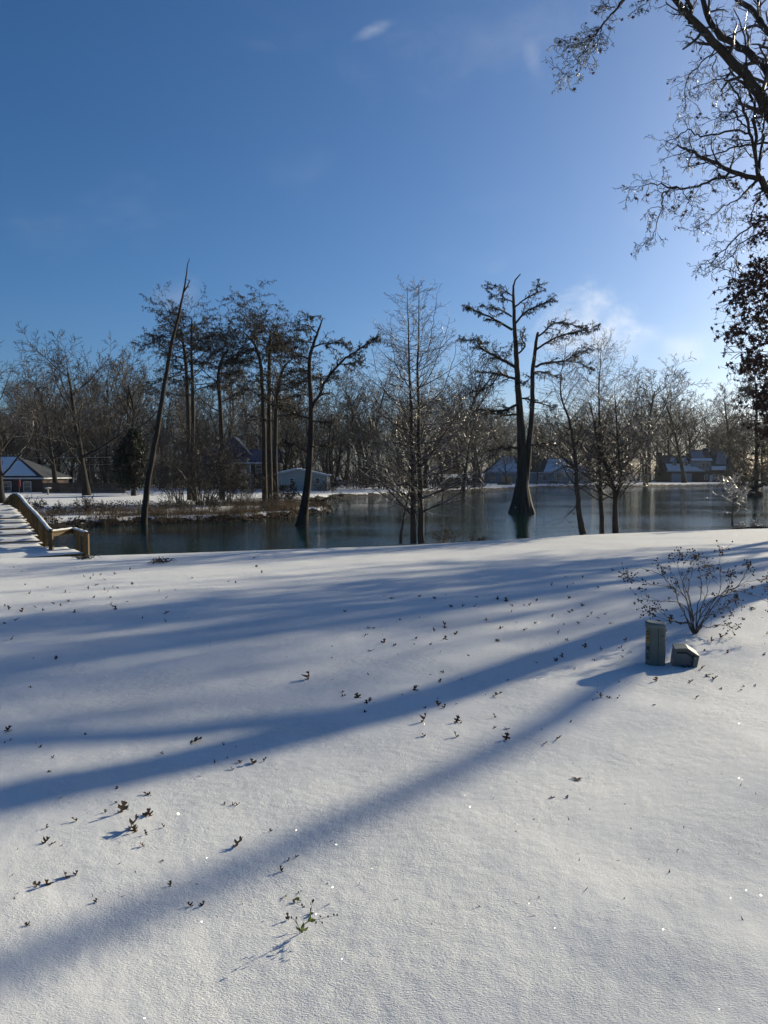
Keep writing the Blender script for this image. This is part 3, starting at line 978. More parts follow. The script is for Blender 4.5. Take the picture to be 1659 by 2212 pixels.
QC = dict(Q_CYP); QC['rmin'] = .009
CYM = (M_BARK_CY, M_TWIG)

# the big twin-stemmed cypress standing in the pond
b = W(1127, 1108); Yb = b.y
tr = [([c3(825, 1362), c3(828, 1290), c3(832, 1200), c3(828, 1000), c3(815, 800), c3(805, 650), c3(797, 500), c3(788, 350), c3(782, 200), c3(785, 120), c3(820, 70)], Yb, [50, 33, 26, 20, 15, 12.5, 10.5, 8.5, 6, 3.6, 2.2]),
      ([c3(850, 1180), c3(865, 1000), c3(875, 900), c3(885, 750), c3(885, 600), c3(900, 480), c3(908, 410), c3(915, 385)], Yb + .5, [14, 13, 11.5, 10, 9, 7.5, 6, 5])]
lm = [([c3(775, 370), c3(680, 315), c3(575, 265), c3(540, 250)], Yb - 1.0, [6, 4.5, 3, 1.2]), ([c3(772, 300), c3(715, 265), c3(620, 243)], Yb + 1, [4, 3, 1.5]),
      ([c3(780, 222), c3(740, 205), c3(710, 183), c3(650, 180)], Yb - .6, [3.2, 2.6, 1.6, .8]), ([c3(780, 190), c3(720, 150), c3(650, 122)], Yb + .6, [2.6, 1.8, .8]),
      ([c3(790, 250), c3(830, 215), c3(905, 170), c3(912, 140), c3(932, 123)], Yb - .8, [4, 3.4, 3, 2.4, 1.6]), ([c3(795, 335), c3(850, 275), c3(930, 235), c3(992, 200)], Yb + .8, [5, 4.4, 3.6, 2.2]),
      ([c3(797, 575), c3(720, 530), c3(640, 490), c3(600, 460), c3(610, 435), c3(560, 425), c3(505, 425)], Yb - 1.5, [7.5, 6.5, 5, 4, 3, 2, 1]), ([c3(803, 640), c3(740, 620), c3(690, 605), c3(600, 602)], Yb + 1.2, [6.5, 5, 3.6, 1.5]),
      ([c3(700, 612), c3(660, 670), c3(600, 700), c3(545, 712)], Yb + 2, [3, 2.4, 1.8, 1]), ([c3(815, 770), c3(720, 805), c3(600, 805)], Yb - 1.8, [6.5, 4.6, 2]), ([c3(815, 825), c3(730, 830), c3(640, 815)], Yb + 1.5, [6, 4, 1.8]),
      ([c3(803, 500), c3(845, 460), c3(828, 420), c3(838, 385)], Yb - .6, [4.5, 4, 3, 1.5]), ([c3(826, 742), c3(850, 742), c3(880, 755)], Yb + .3, [4, 4, 4]),
      ([c3(907, 415), c3(950, 380), c3(1000, 335), c3(1050, 335), c3(1120, 350), c3(1180, 370)], Yb - .9, [4.5, 4.2, 3.6, 2.8, 2, 1.2]), ([c3(905, 480), c3(960, 440), c3(1050, 400), c3(1120, 385), c3(1185, 372), c3(1225, 348)], Yb + .9, [5, 4.6, 3.8, 3, 2, 1]),
      ([c3(900, 570), c3(960, 550), c3(1060, 540), c3(1100, 510), c3(1150, 490), c3(1200, 470)], Yb - 1.3, [6, 5, 4, 3, 2, 1]), ([c3(1060, 540), c3(1140, 550), c3(1200, 580)], Yb - 1.0, [3, 2, 1]),
      ([c3(888, 600), c3(940, 600), c3(1040, 632)], Yb + 1.6, [5, 3.6, 1.2]), ([c3(885, 610), c3(850, 655), c3(800, 660)], Yb - .9, [3, 2, 1]), ([c3(890, 760), c3(940, 770), c3(1000, 795)], Yb - .7, [4, 3, 1]),
      ([c3(830, 1010), c3(720, 1010), c3(600, 1040)], Yb - 1.5, [5, 3, 1]), ([c3(850, 1000), c3(950, 985), c3(1060, 1010)], Yb - 1.0, [5, 3, 1]), ([c3(790, 400), c3(770, 470), c3(740, 505)], Yb + .5, [2, 1.5, .6])]
drawn_tree('bald_cypress', 'huge old cypress with two trunks and flared base standing alone in the pond', 'tree', Yb, tuple(b), tr, lm, 41, QC, CYM, 12, 1.15, (8, .17))
# buttress ribs round its foot
R = random.Random(4); rb = Acc(); ribs = []
for k in range(11):
    a_ = k / 11 * 6.283 + R.uniform(-.2, .2); rr = R.uniform(.85, 1.12)
    ribs.append(([(b.x + math.cos(a_) * rr, b.y + math.sin(a_) * rr, -.3), (b.x + math.cos(a_) * rr * .86, b.y + math.sin(a_) * rr * .86, .12), (b.x + math.cos(a_) * .62, b.y + math.sin(a_) * .62, .9), (b.x + math.cos(a_) * .38, b.y + math.sin(a_) * .38, 2.2), (b.x + math.cos(a_) * .18, b.y + math.sin(a_) * .18, 3.6)], [.34, .30, .24, .2, .12]))
rb.tubes(ribs, 6); rb.build('buttress', M_BARK_NEAR, bpy.data.objects['bald_cypress'], True, tuple(b))

# the cypress standing in the pond off the point
b = W(651, 1138); Yb = b.y
tr = [([c2(1130, 1486), c2(1138, 1430), c2(1155, 1320), c2(1172, 1150), c2(1180, 1000), c2(1182, 830), c2(1172, 600), c2(1195, 500), c2(1220, 430), c2(1245, 360)], Yb, [31, 23, 17, 14, 13, 10.5, 8, 6.5, 5, 2])]
lm = [([c2(1182, 850), c2(1225, 775), c2(1265, 690), c2(1350, 590), c2(1420, 540), c2(1500, 485), c2(1530, 470)], Yb - 1.2, [8, 7, 6, 5, 4, 2, 1]),
      ([c2(1195, 515), c2(1250, 495), c2(1300, 492), c2(1380, 495)], Yb + 1, [4, 3, 2.2, 1]), ([c2(1330, 610), c2(1400, 600), c2(1445, 592)], Yb - 1, [2.4, 1.8, .8]),
      ([c2(1170, 900), c2(1090, 870), c2(1010, 830)], Yb - 1, [4, 3, 1.5]), ([c2(1175, 580), c2(1110, 560), c2(1060, 555)], Yb + .8, [4, 2.6, 1]), ([c2(1178, 640), c2(1120, 640), c2(1060, 650)], Yb - 1.0, [4, 2.6, 1]),
      ([c2(1215, 440), c2(1170, 400), c2(1120, 390)], Yb - .5, [3, 2.4, 1.2]), ([c2(1240, 375), c2(1210, 345), c2(1175, 350)], Yb + .4, [2, 1.4, .7]), ([c2(1185, 910), c2(1230, 915), c2(1280, 915)], Yb - .8, [3.4, 2, .8]),
      ([c2(1178, 700), c2(1130, 700), c2(1080, 725)], Yb + 1, [3.5, 2.4, 1]), ([c2(1185, 1050), c2(1240, 1050), c2(1290, 1030)], Yb - .7, [3.2, 2, .8]), ([c2(1165, 1080), c2(1100, 1045), c2(1040, 1020)], Yb - .9, [3.2, 2, .8]),
      ([c2(1168, 1340), c2(1230, 1345), c2(1320, 1310)], Yb - .6, [3, 2, .8]), ([c2(1150, 1330), c2(1100, 1290), c2(1050, 1260)], Yb - .6, [3, 2, .8]), ([c2(1185, 800), c2(1150, 770), c2(1110, 775)], Yb + .6, [3, 2, .8]), ([c2(1190, 490), c2(1150, 480), c2(1120, 500)], Yb - .6, [3, 2, .8])]
drawn_tree('bald_cypress', 'single-trunked cypress leaning slightly, standing in the pond off the grassy point', 'tree', Yb, tuple(b), tr, lm, 42, QC, CYM, 14, 1.1, (9, .15))

# bare leaning snag at the edge of the point
b = W(309, 1134); Yb = b.y
tr = [([c2(278, 1488), c2(283, 1420), c2(300, 1250), c2(330, 1080), c2(352, 960), c2(378, 790), c2(405, 630), c2(430, 500), c2(465, 350), c2(495, 210), c2(512, 100), c2(524, 35)], Yb, [17, 15, 13, 12, 11.5, 10, 8.5, 7.5, 6, 4, 2.5, 1.2])]
lm = [([c2(495, 215), c2(515, 185), c2(527, 150)], Yb - .2, [3.5, 3, 1.5]), ([c2(408, 680), c2(470, 665), c2(540, 640)], Yb + .5, [2.6, 1.8, .8]), ([c2(415, 590), c2(480, 560), c2(550, 520)], Yb + .5, [2.6, 1.8, .8]),
      ([c2(435, 500), c2(480, 480), c2(520, 460)], Yb + .3, [2.2, 1.6, .8]), ([c2(350, 965), c2(340, 960), c2(338, 945)], Yb - .1, [6, 5, 3]), ([c2(445, 370), c2(420, 335), c2(390, 305)], Yb, [1.4, 1, .5])]
drawn_tree('dead_tree', 'bare dead tree trunk leaning out of the water, taller than its neighbours', 'tree', Yb, tuple(b), tr, lm, 43, QC, (M_BARK_CY, M_TWIG), 0.7, .25)

# cypress groups on the point
for (nm, lab, bu, bv, Yd, trs, seed, gk) in (
    ('bald_cypress', 'tall flat-topped cypress of the pair close behind the leaning dead tree', 418, 1078, 74, [[(422, 1082), (416, 1000), (417, 900), (416, 820), (413, 730), (415, 650)]], 51, 30),
    ('bald_cypress', 'flat-topped cypress with forked upper trunk close behind the leaning dead tree', 408, 1078, 77, [[(410, 1080), (408, 960), (405, 850), (400, 760), (392, 695), (385, 672)]], 52, 28),
    ('bald_cypress', 'slender ivy-clad cypress beside the two-storey house with the dark roof', 480, 1076, 72, [[(480, 1080), (480, 980), (476, 880), (472, 800), (482, 745), (495, 715)]], 53, 22),
    ('bald_cypress', 'cypress with bare lower trunk whose crown bends towards the dead tree', 570, 1076, 73, [[(572, 1082), (570, 960), (567, 850), (562, 770), (548, 715), (525, 676)]], 54, 24),
    ('bald_cypress', 'straight middle cypress of the three close beside the garage', 583, 1076, 75, [[(583, 1082), (582, 950), (581, 850), (582, 760), (584, 700), (586, 678)]], 55, 24),
    ('bald_cypress', 'thick-trunked cypress with low branches right beside the green garage', 595, 1076, 71, [[(596, 1084), (594, 980), (596, 900), (600, 830), (612, 770), (632, 735)]], 56, 34)):
    bb = P(bu, bv, Yd); bb.z = zat(bb.x, bb.y)
    q = dict(QC); q['ang'] = [1.32, .75, .8, .7]; q['wob'] = [.03, .15, .2, .25]; q['up'] = [.02, .035, .0, -.03]; q['flat'] = .38; q['kids'] = [22, 9, 6, 0]
    st = .45 if seed in (54, 55) else (.25 if seed in (53, 56) else .40)
    drawn_tree(nm, lab, 'tree', Yd, tuple(bb), [(t[:-3] + [(t[-3][0], t[-3][1] + 12), (t[-2][0], t[-2][1] + 26), (t[-1][0], t[-1][1] + 40)], Yd + i, [13, 10, 8.5, 7, 5, 1.8]) for i, t in enumerate(trs)], [], seed, q, CYM, leaf=(8, .18, .7), grow_trunk=(int(gk * .85), 3.7, st + .12, -.25))

# far cypress with a bell-shaped foot, right in front of the far shore
b = W(1632, 1072); Yb = b.y
q = dict(QC); q['rmin'] = .018; q['up'] = [.02, -.02, .0, -.02]; q['kids'] = [22, 8, 6, 0]; q['rr'] = [.24, .5, .6, .6]
drawn_tree('bald_cypress', 'feathery cypress with broad bell-shaped foot in the pond near the house with dormers', 'tree', Yb, tuple(b),
           [([(1632, 1074), (1632, 1062), (1633, 1052), (1634, 1000), (1634, 930), (1634, 860), (1630, 806)], Yb, [38, 30, 11, 8, 6.5, 4.5, 1.5])], [], 57, q, (M_BARK_CY, M_TWIG_FAR), leaf=(5, .34, .45), grow_trunk=(58, 6.4, .24, .62), leafm=M_NEEDLE_FAR)


# ------------------------------------------------------------------ young trees along the near bank
def on_bank(u, over=.7):
    d = px(u, 1160); Y = 27.0
    for _ in range(12): Y = float(np.interp(d.x * Y, CRX, CRY)) + over
    return Vector((d.x * Y, Y, zat(d.x * Y, Y)))


NEARM = (M_BARK_NEAR, M_TWIG_SNOW)
b = on_bank(891, .8); Yb = b.y
tr = [([c3(242, 1525), c3(240, 1300), c3(236, 1100), c3(228, 850), c3(220, 600), c3(216, 400), c3(212, 150)], Yb, [14, 10.5, 8.5, 6.5, 4.5, 2.6, .8]),
      ([c3(286, 1525), c3(280, 1300), c3(276, 1100), c3(270, 850), c3(267, 600), c3(268, 400), c3(271, 135)], Yb + .35, [15, 11.5, 9.5, 7, 5, 3, .8])]
lm = [([c3(230, 700), c3(160, 590), c3(125, 450), c3(120, 305)], Yb - .6, [2.6, 2, 1.3, .6]), ([c3(272, 690), c3(340, 600), c3(395, 450), c3(440, 300)], Yb + .8, [2.6, 2, 1.3, .6]),
      ([c3(270, 560), c3(330, 440), c3(355, 300), c3(368, 175)], Yb + .2, [2.4, 1.8, 1.2, .6]), ([c3(228, 820), c3(110, 730), c3(50, 620), c3(20, 470)], Yb + .9, [2.8, 2, 1.3, .6]), ([c3(275, 800), c3(400, 700), c3(450, 560), c3(480, 420)], Yb - .9, [2.8, 2, 1.3, .6])]
q = dict(Q_CONE); q['up'] = [.01, .05, .04, .02]
drawn_tree('young_cypress', 'bare young cypress with two straight trunks and cone-shaped twiggy crown on the near bank', 'tree', Yb, tuple(b), tr, lm, 61, q, NEARM, 10, .8, None, grow_trunk=(76, 4.1, .11, .86))
# thin side stem at its foot
b2 = on_bank(865, .7)
drawn_tree('sapling', 'thin leaning sapling close beside the two-trunked young cypress', 'sapling', b2.y, tuple(b2), [([c3(172, 1525), c3(178, 1440), c3(205, 1300), c3(225, 1180), c3(200, 1080), c3(150, 1000)], b2.y - .3, [7, 5, 3.6, 2.6, 1.8, .8])], [], 62, Q_CONE, NEARM, grow_trunk=(24, 1.3, .25, .3))

q = dict(Q_CONE); q['wob'] = [.02, .13, .2, .22]; q['up'] = [.01, .04, .02, .0]; q['ang'] = [1.0, .8, .8, .7]
b = on_bank(1258, .7); Yb = b.y
drawn_tree('young_tree', 'crooked thin bare tree leaning on the near bank, first beside the lone pond cypress', 'tree', Yb, tuple(b),
           [([c3(1160, 1475), c3(1140, 1390), c3(1127, 1250), c3(1120, 1100), c3(1105, 980), c3(1080, 850), c3(1042, 740), c3(1036, 650), c3(1050, 550), c3(1070, 440)], Yb, [17, 12, 9.5, 7.5, 6.5, 5, 3.6, 2.6, 1.8, .8])],
           [([c3(1140, 1310), c3(1080, 1370), c3(1030, 1420)], Yb - .5, [3, 2, .8]), ([c3(1115, 1110), c3(1050, 1060), c3(960, 1000), c3(900, 990)], Yb - .6, [5, 4, 2.4, 1]), ([c3(1118, 1130), c3(1060, 1110), c3(980, 1150), c3(920, 1170)], Yb - 1, [4, 3, 2, 1]),
            ([c3(1125, 1250), c3(1060, 1200), c3(1000, 1190)], Yb + .4, [3, 2, .8])], 63, q, NEARM, 16, .95, None, grow_trunk=(54, 2.1, .22, .45))
b = on_bank(1299, .75); Yb = b.y + .5
drawn_tree('young_tree', 'slim straight bare tree with pointed crown on the near bank', 'tree', Yb, (b.x, Yb, zat(b.x, Yb)),
           [([c3(1262, 1475), c3(1256, 1300), c3(1247, 1100), c3(1245, 900), c3(1245, 700), c3(1250, 560), c3(1256, 465)], Yb, [12, 9.5, 7, 5, 3.4, 2, .7])], [], 64, dict(q, up=[.01, .07, .04, .01]), NEARM, grow_trunk=(76, 3.0, .16, .70))
b = on_bank(1331, .6); Yb = b.y
drawn_tree('young_tree', 'forked spreading bare tree with smooth trunk on the near bank', 'tree', Yb, tuple(b),
           [([c3(1336, 1475), c3(1332, 1370), c3(1328, 1240), c3(1290, 1130), c3(1250, 1030), c3(1225, 920), c3(1213, 840), c3(1180, 740)], Yb + .3, [16, 12.5, 10, 8, 6.5, 5, 3.5, 1]),
            ([c3(1330, 1330), c3(1352, 1230), c3(1362, 1130), c3(1348, 1000), c3(1340, 850), c3(1328, 680)], Yb - .3, [9, 7.5, 6.5, 5, 3.4, .9])],
           [([c3(1292, 1150), c3(1340, 1060), c3(1420, 980), c3(1520, 930)], Yb - .8, [5, 4, 2.6, 1]), ([c3(1360, 1110), c3(1430, 1060), c3(1500, 1060)], Yb + .6, [4, 3, 1]), ([c3(1355, 1000), c3(1410, 900), c3(1440, 820)], Yb + .5, [3.6, 2.5, .8]),
            ([c3(1325, 1230), c3(1260, 1170), c3(1180, 1150)], Yb - .6, [3.6, 2.5, .8]), ([c3(1345, 1260), c3(1430, 1200), c3(1500, 1190)], Yb + .4, [3, 2, .8])], 65, q, NEARM, 20, 1.15, None, grow_trunk=(54, 2.4, .22, .4))
b = on_bank(1581, .1); Yb = b.y
q2 = dict(q); q2['rmin'] = .0075
drawn_tree('sapling', 'small ice-glazed sapling with side shoots alone on the right bank', 'sapling', Yb, tuple(b),
           [([(1581, 1137), (1582, 1110), (1585, 1085), (1584, 1062), (1580, 1035)], Yb, [4, 3, 2.2, 1.4, .6])], [([(1584, 1085), (1560, 1072), (1530, 1068)], Yb - .2, [1.6, 1, .5]), ([(1581, 1110), (1568, 1105), (1558, 1112)], Yb - .2, [1.5, 1, .5]), ([(1584, 1090), (1600, 1075), (1625, 1062)], Yb - .1, [1.6, 1, .5]), ([(1582, 1112), (1595, 1104), (1603, 1098)], Yb - .1, [1.3, 1, .5])],
           66, q2, (M_BARK_NEAR, M_TWIG_ICE), 14, .4, None, grow_trunk=(16, .75, .45, .2), split=1)
# ------------------------------------------------------------------ big iced oak whose limbs reach in over the lawn
def r4(cx, cy): return (1161.3 + .3 * cx, .3 * cy)


def build_oak():
    R = random.Random(71); out = levels(6)
    Yk = 15.5
    base = Vector((11.0, 17.2, zat(11.0, 17.2)))
    q = dict(n=[6, 6, 5, 4, 3], wob=[.05, .16, .22, .25, .25], up=[0, .0, -.035, -.06, -.06], kids=[6, 6, 4.4, 3.6, 0], start=[.3, .1, .08, .08, 0], ang=[.7, .75, .75, .75, .6],
             ratio=[.5, .5, .45, .5, .5], fall=[.3, .3, .3, .3, 0], rr=[.5, .5, .55, .6, .6], tip=[.3, .3, .35, .4, .5], rmin=.0032, max=4)
    H = [(base.x, base.y, base.z - .3), (10.85, 16.3, 4.2), (10.6, 14.95, 6.6), (10.3, 14.9, 8.2)]
    tp, trd = smooth_path(H, [.56, .32, .25, .24], 5); out[0].append((tp, trd))
    out[0].append(smooth_path([(base.x + .1, base.y, base.z - .3), (12.5, 17.9, 4.3), (13.2, 17.4, 6.0), (13.7, 16.0, 7.8), (14.0, 15.4, 10.0)], [.26, .17, .14, .11, .08], 5))
    top = H[-1]; mid = H[2]

    def limb(ctrl, Y0, Y1, w, start=None, kids=14, tl=1.1, lv=1, bow=0.0, s0=.1):
        pts, rad = limb_px(ctrl, Y0, Y1, w, 4, .015, R, bow)
        if start is not None:
            pre, pr = smooth_path([start, pts[0]], [rad[0] * 1.5, rad[0]], 5); pts = pre[:-1] + pts; rad = pr[:-1] + rad
        out[lv].append((pts, rad))
        L = sum(math.dist(a, b_) for a, b_ in zip(pts[:-1], pts[1:]))
        q2 = dict(q); q2['ratio'] = list(q['ratio']); q2['ratio'][lv] = .74 * tl / L
        sprout(R, out, pts, rad, dirs_of(pts), L, lv, q2, kids=kids, start=s0)
        return pts

    limb([r4(1900, 1200), r4(1720, 900), r4(1540, 610), r4(1300, 350), r4(1130, 170), r4(980, 0), r4(800, -220)], 15.2, 14.5, [30, 26, 22, 18, 16, 12, 8], top, 17, 1.2)
    limb([r4(2000, 1000), r4(1800, 700), r4(1600, 450), r4(1450, 340), r4(1290, 230), r4(1200, 50), r4(1170, -200)], 15.6, 16.4, [26, 22, 17, 15, 13, 11, 7], top, 16, 1.2)
    limb([r4(2000, 600), r4(1800, 400), r4(1659, 230), r4(1580, 120), r4(1450, 0), r4(1300, -200)], 15.8, 17.5, [20, 16, 13, 12, 10, 7], top, 16, 1.2)
    limb([r4(1100, 170), r4(1095, 60), r4(1085, 0), r4(1070, -200)], 14.8, 14.4, [10, 9, 8, 6], None, 6, .8)
    limb([r4(1600, 120), r4(1590, 0), r4(1570, -200)], 17, 17, [8, 7, 5], None, 8, .9)
    # limb fanning out at mid height
    node = r4(1590, 1290)
    limb([r4(1900, 1900), r4(1760, 1600), r4(1659, 1400), node], 15.4, 14.8, [22, 18, 16, 13], mid, 4, .6, 1, 0, .75)
    limb([node, r4(1540, 1000), r4(1500, 850), r4(1470, 750), r4(1440, 670), r4(1350, 570), r4(1250, 580), r4(1130, 630)], 14.8, 14.0, [7, 6.5, 6, 5, 4, 3, 2, 1], None, 15, .7)
    limb([node, r4(1570, 1000), r4(1550, 750), r4(1510, 500), r4(1490, 250), r4(1410, 60)], 14.8, 15.6, [8, 7, 5.5, 4.5, 3.2, 1.6], None, 15, .8)
    limb([node, r4(1620, 1000), r4(1640, 850), r4(1680, 600)], 14.8, 15.8, [6, 5, 4, 3], None, 10, .8)
    limb([node, r4(1400, 1235), r4(1290, 1180), r4(1150, 1110), r4(1080, 1085), r4(1010, 1040)], 14.8, 13.8, [11, 9.5, 8, 6.5, 5, 3.4], None, 14, .8)
    limb([r4(1400, 1240), r4(1290, 1285), r4(1150, 1335), r4(1000, 1355), r4(860, 1320), r4(740, 1345), r4(650, 1370)], 14.5, 13.2, [6, 5.4, 4.6, 4, 2.6, 1.6, .8], None, 19, .65)
    limb([r4(1000, 1355), r4(915, 1395), r4(890, 1500), r4(850, 1650), r4(800, 1730), r4(735, 1790)], 13.6, 13.2, [3.4, 3, 2.4, 1.7, 1.2, .6], None, 13, .5)
    limb([r4(890, 1495), r4(800, 1500), r4(800, 1560), r4(790, 1600)], 13.5, 13.3, [1.6, 1.2, .9, .5], None, 5, .35)
    limb([r4(1040, 1350), r4(1080, 1440), r4(1110, 1510), r4(1060, 1590)], 13.8, 13.6, [1.8, 1.4, 1, .5], None, 7, .45)
    limb([r4(1530, 955), r4(1350, 950), r4(1180, 985), r4(1090, 935), r4(980, 1000), r4(880, 1015)], 14.8, 13.8, [5, 4.4, 3.4, 2.6, 1.6, .7], None, 15, .55)
    limb([r4(1659, 1030), r4(1500, 1045), r4(1350, 1085), r4(1200, 1130), r4(1050, 1130)], 15.2, 14.4, [5, 4.4, 3.4, 2.4, 1], None, 13, .6)
    limb([r4(1500, 910), r4(1450, 870), r4(1400, 800), r4(1370, 830), r4(1290, 850), r4(1180, 900)], 14.8, 14.2, [4, 3.4, 3, 2, 1.4, .7], None, 9, .5)
    limb([r4(1300, 350), r4(1180, 450), r4(1090, 550), r4(1060, 650), r4(1060, 800)], 15, 14.4, [3.4, 2.8, 2.2, 1.6, .8], None, 15, .7)
    limb([r4(1280, 400), r4(1265, 500), r4(1290, 590), r4(1330, 660)], 15, 15.2, [2.6, 2, 1.4, .7], None, 8, .6)
    limb([r4(1560, 1330), r4(1450, 1430), r4(1330, 1490), r4(1200, 1600), r4(1130, 1660)], 15, 14.4, [4, 3, 2.2, 1.4, .7], None, 16, .7)
    limb([r4(1700, 1560), r4(1500, 1650), r4(1350, 1790), r4(1250, 1880), r4(1140, 1940)], 15, 14.0, [4.5, 3.6, 2.8, 1.8, .7], None, 13, .6)
    limb([r4(1700, 1640), r4(1480, 1740), r4(1380, 1860), r4(1260, 1930)], 15, 14.4, [3.6, 2.8, 1.8, .7], None, 10, .55)
    limb([r4(1659, 1300), r4(1560, 1480), r4(1540, 1600), r4(1560, 1720)], 15.2, 15.0, [3.6, 2.8, 1.8, .7], None, 10, .6)
    # spray hanging in from the top, its limb passing above the view
    limb([r4(1400, -900), r4(1050, -560), r4(800, -240), r4(620, 0), r4(520, 100), r4(400, 250), r4(320, 320), r4(200, 350)], 14.8, 13.2, [18, 14, 9, 5.5, 4, 2.8, 1.6, .7], top, 8, .9, 1, 0, .3)
    limb([r4(500, 120), r4(470, 180), r4(400, 260), r4(330, 390), r4(230, 500), r4(170, 560)], 13.5, 13.2, [2.6, 2.2, 1.8, 1.3, .9, .5], None, 20, .6)
    limb([r4(430, 220), r4(360, 300), r4(260, 320), r4(180, 340)], 13.4, 13.1, [2, 1.5, 1, .5], None, 14, .5)
    limb([r4(460, 200), r4(430, 300), r4(370, 420), r4(280, 540)], 13.5, 13.4, [2, 1.5, 1, .5], None, 14, .45)
    limb([r4(560, 60), r4(500, 40), r4(470, 20)], 13.6, 13.5, [1.6, 1.2, .6], None, 8, .45)
    limb([r4(900, -150), r4(830, -30), r4(760, 30), r4(715, 80)], 14, 13.6, [2.4, 1.8, 1.2, .5], None, 10, .4)
    # out of the view: boughs to the other sides
    for (dx, dy, dz, L, r) in ((.8, .2, .6, 6, .2), (.5, .8, .7, 6, .19), (.3, -.8, .7, 4.0, .16), (.1, .1, 1, 6, .22), (.9, -.3, .5, 5, .16)):
        q3 = dict(q); q3['rmin'] = .010; q3['kids'] = [6, 6, 4, 3, 0]
        grow(R, out, top, norm3(dx, dy, dz), L, r, 1, q3)
    # withered leaves still hanging on some twigs
    cs = []
    for (cx, cy, n, s) in ((1015, 1480, 4, 12), (980, 1500, 6, 16), (1285, 1840, 9, 14), (1410, 1010, 14, 26), (1430, 1330, 22, 30), (1300, 1260, 10, 24), (1160, 1180, 4, 12), (1380, 1300, 12, 30), (1500, 1270, 18, 34), (1270, 1370, 5, 14),
                           (1530, 1560, 18, 36), (1600, 1600, 60, 50), (1640, 1680, 60, 45), (1560, 1740, 30, 30), (1600, 1480, 16, 30), (1260, 1960, 3, 4), (1600, 900, 14, 28), (1560, 720, 10, 22), (1140, 630, 4, 14), (1150, 855, 2, 6), (1640, 1560, 40, 40), (1590, 1430, 14, 28), (1110, 1390, 3, 8)):
        for _ in range(n):
            p = r4(cx + R.gauss(0, s * .6), cy + R.gauss(0, s * .6)); cs.append(P(p[0], p[1], 14.6 + R.gauss(0, .25)))
    for pts, rad in R.sample(out[4], min(260, len(out[4]))): cs.append(pts[-1])
    lv = star_leaves(R, cs, .085)
    # clear ice beads along the twigs
    root = tree_obj('oak_tree', 'big iced oak with leaning limbs and few brown leaves reaching over the lawn', 'tree', tuple(base), out, (M_BARK, M_TWIG), leaves=lv, leaf_mat_=M_OAKLEAF, leaf_name='leaves')
    beads = []
    for lvl in (3, 4):
        for pts, rad in out[lvl]:
            if R.random() < .3:
                a = pts[R.randrange(len(pts))]; l = R.uniform(.015, .05); w = R.uniform(.004, .009)
                beads.append(([(a[0], a[1], a[2] + .005), (a[0] + R.gauss(0, .003), a[1], a[2] - l * .5), (a[0] + R.gauss(0, .004), a[1], a[2] - l)], [w * .6, w, w * .3]))
    a = Acc(); a.tubes(beads, 3)
    ice = simple('clear_ice', (.80, .84, .88), .06, .05, 5.0, spec=.8)
    ice.node_tree.nodes['Principled BSDF'].inputs['Transmission Weight'].default_value = .55; ice.node_tree.nodes['Principled BSDF'].inputs['IOR'].default_value = 1.31
    a.build('ice_drops', ice, root, True, tuple(base))['kind'] = 'stuff'


build_oak()


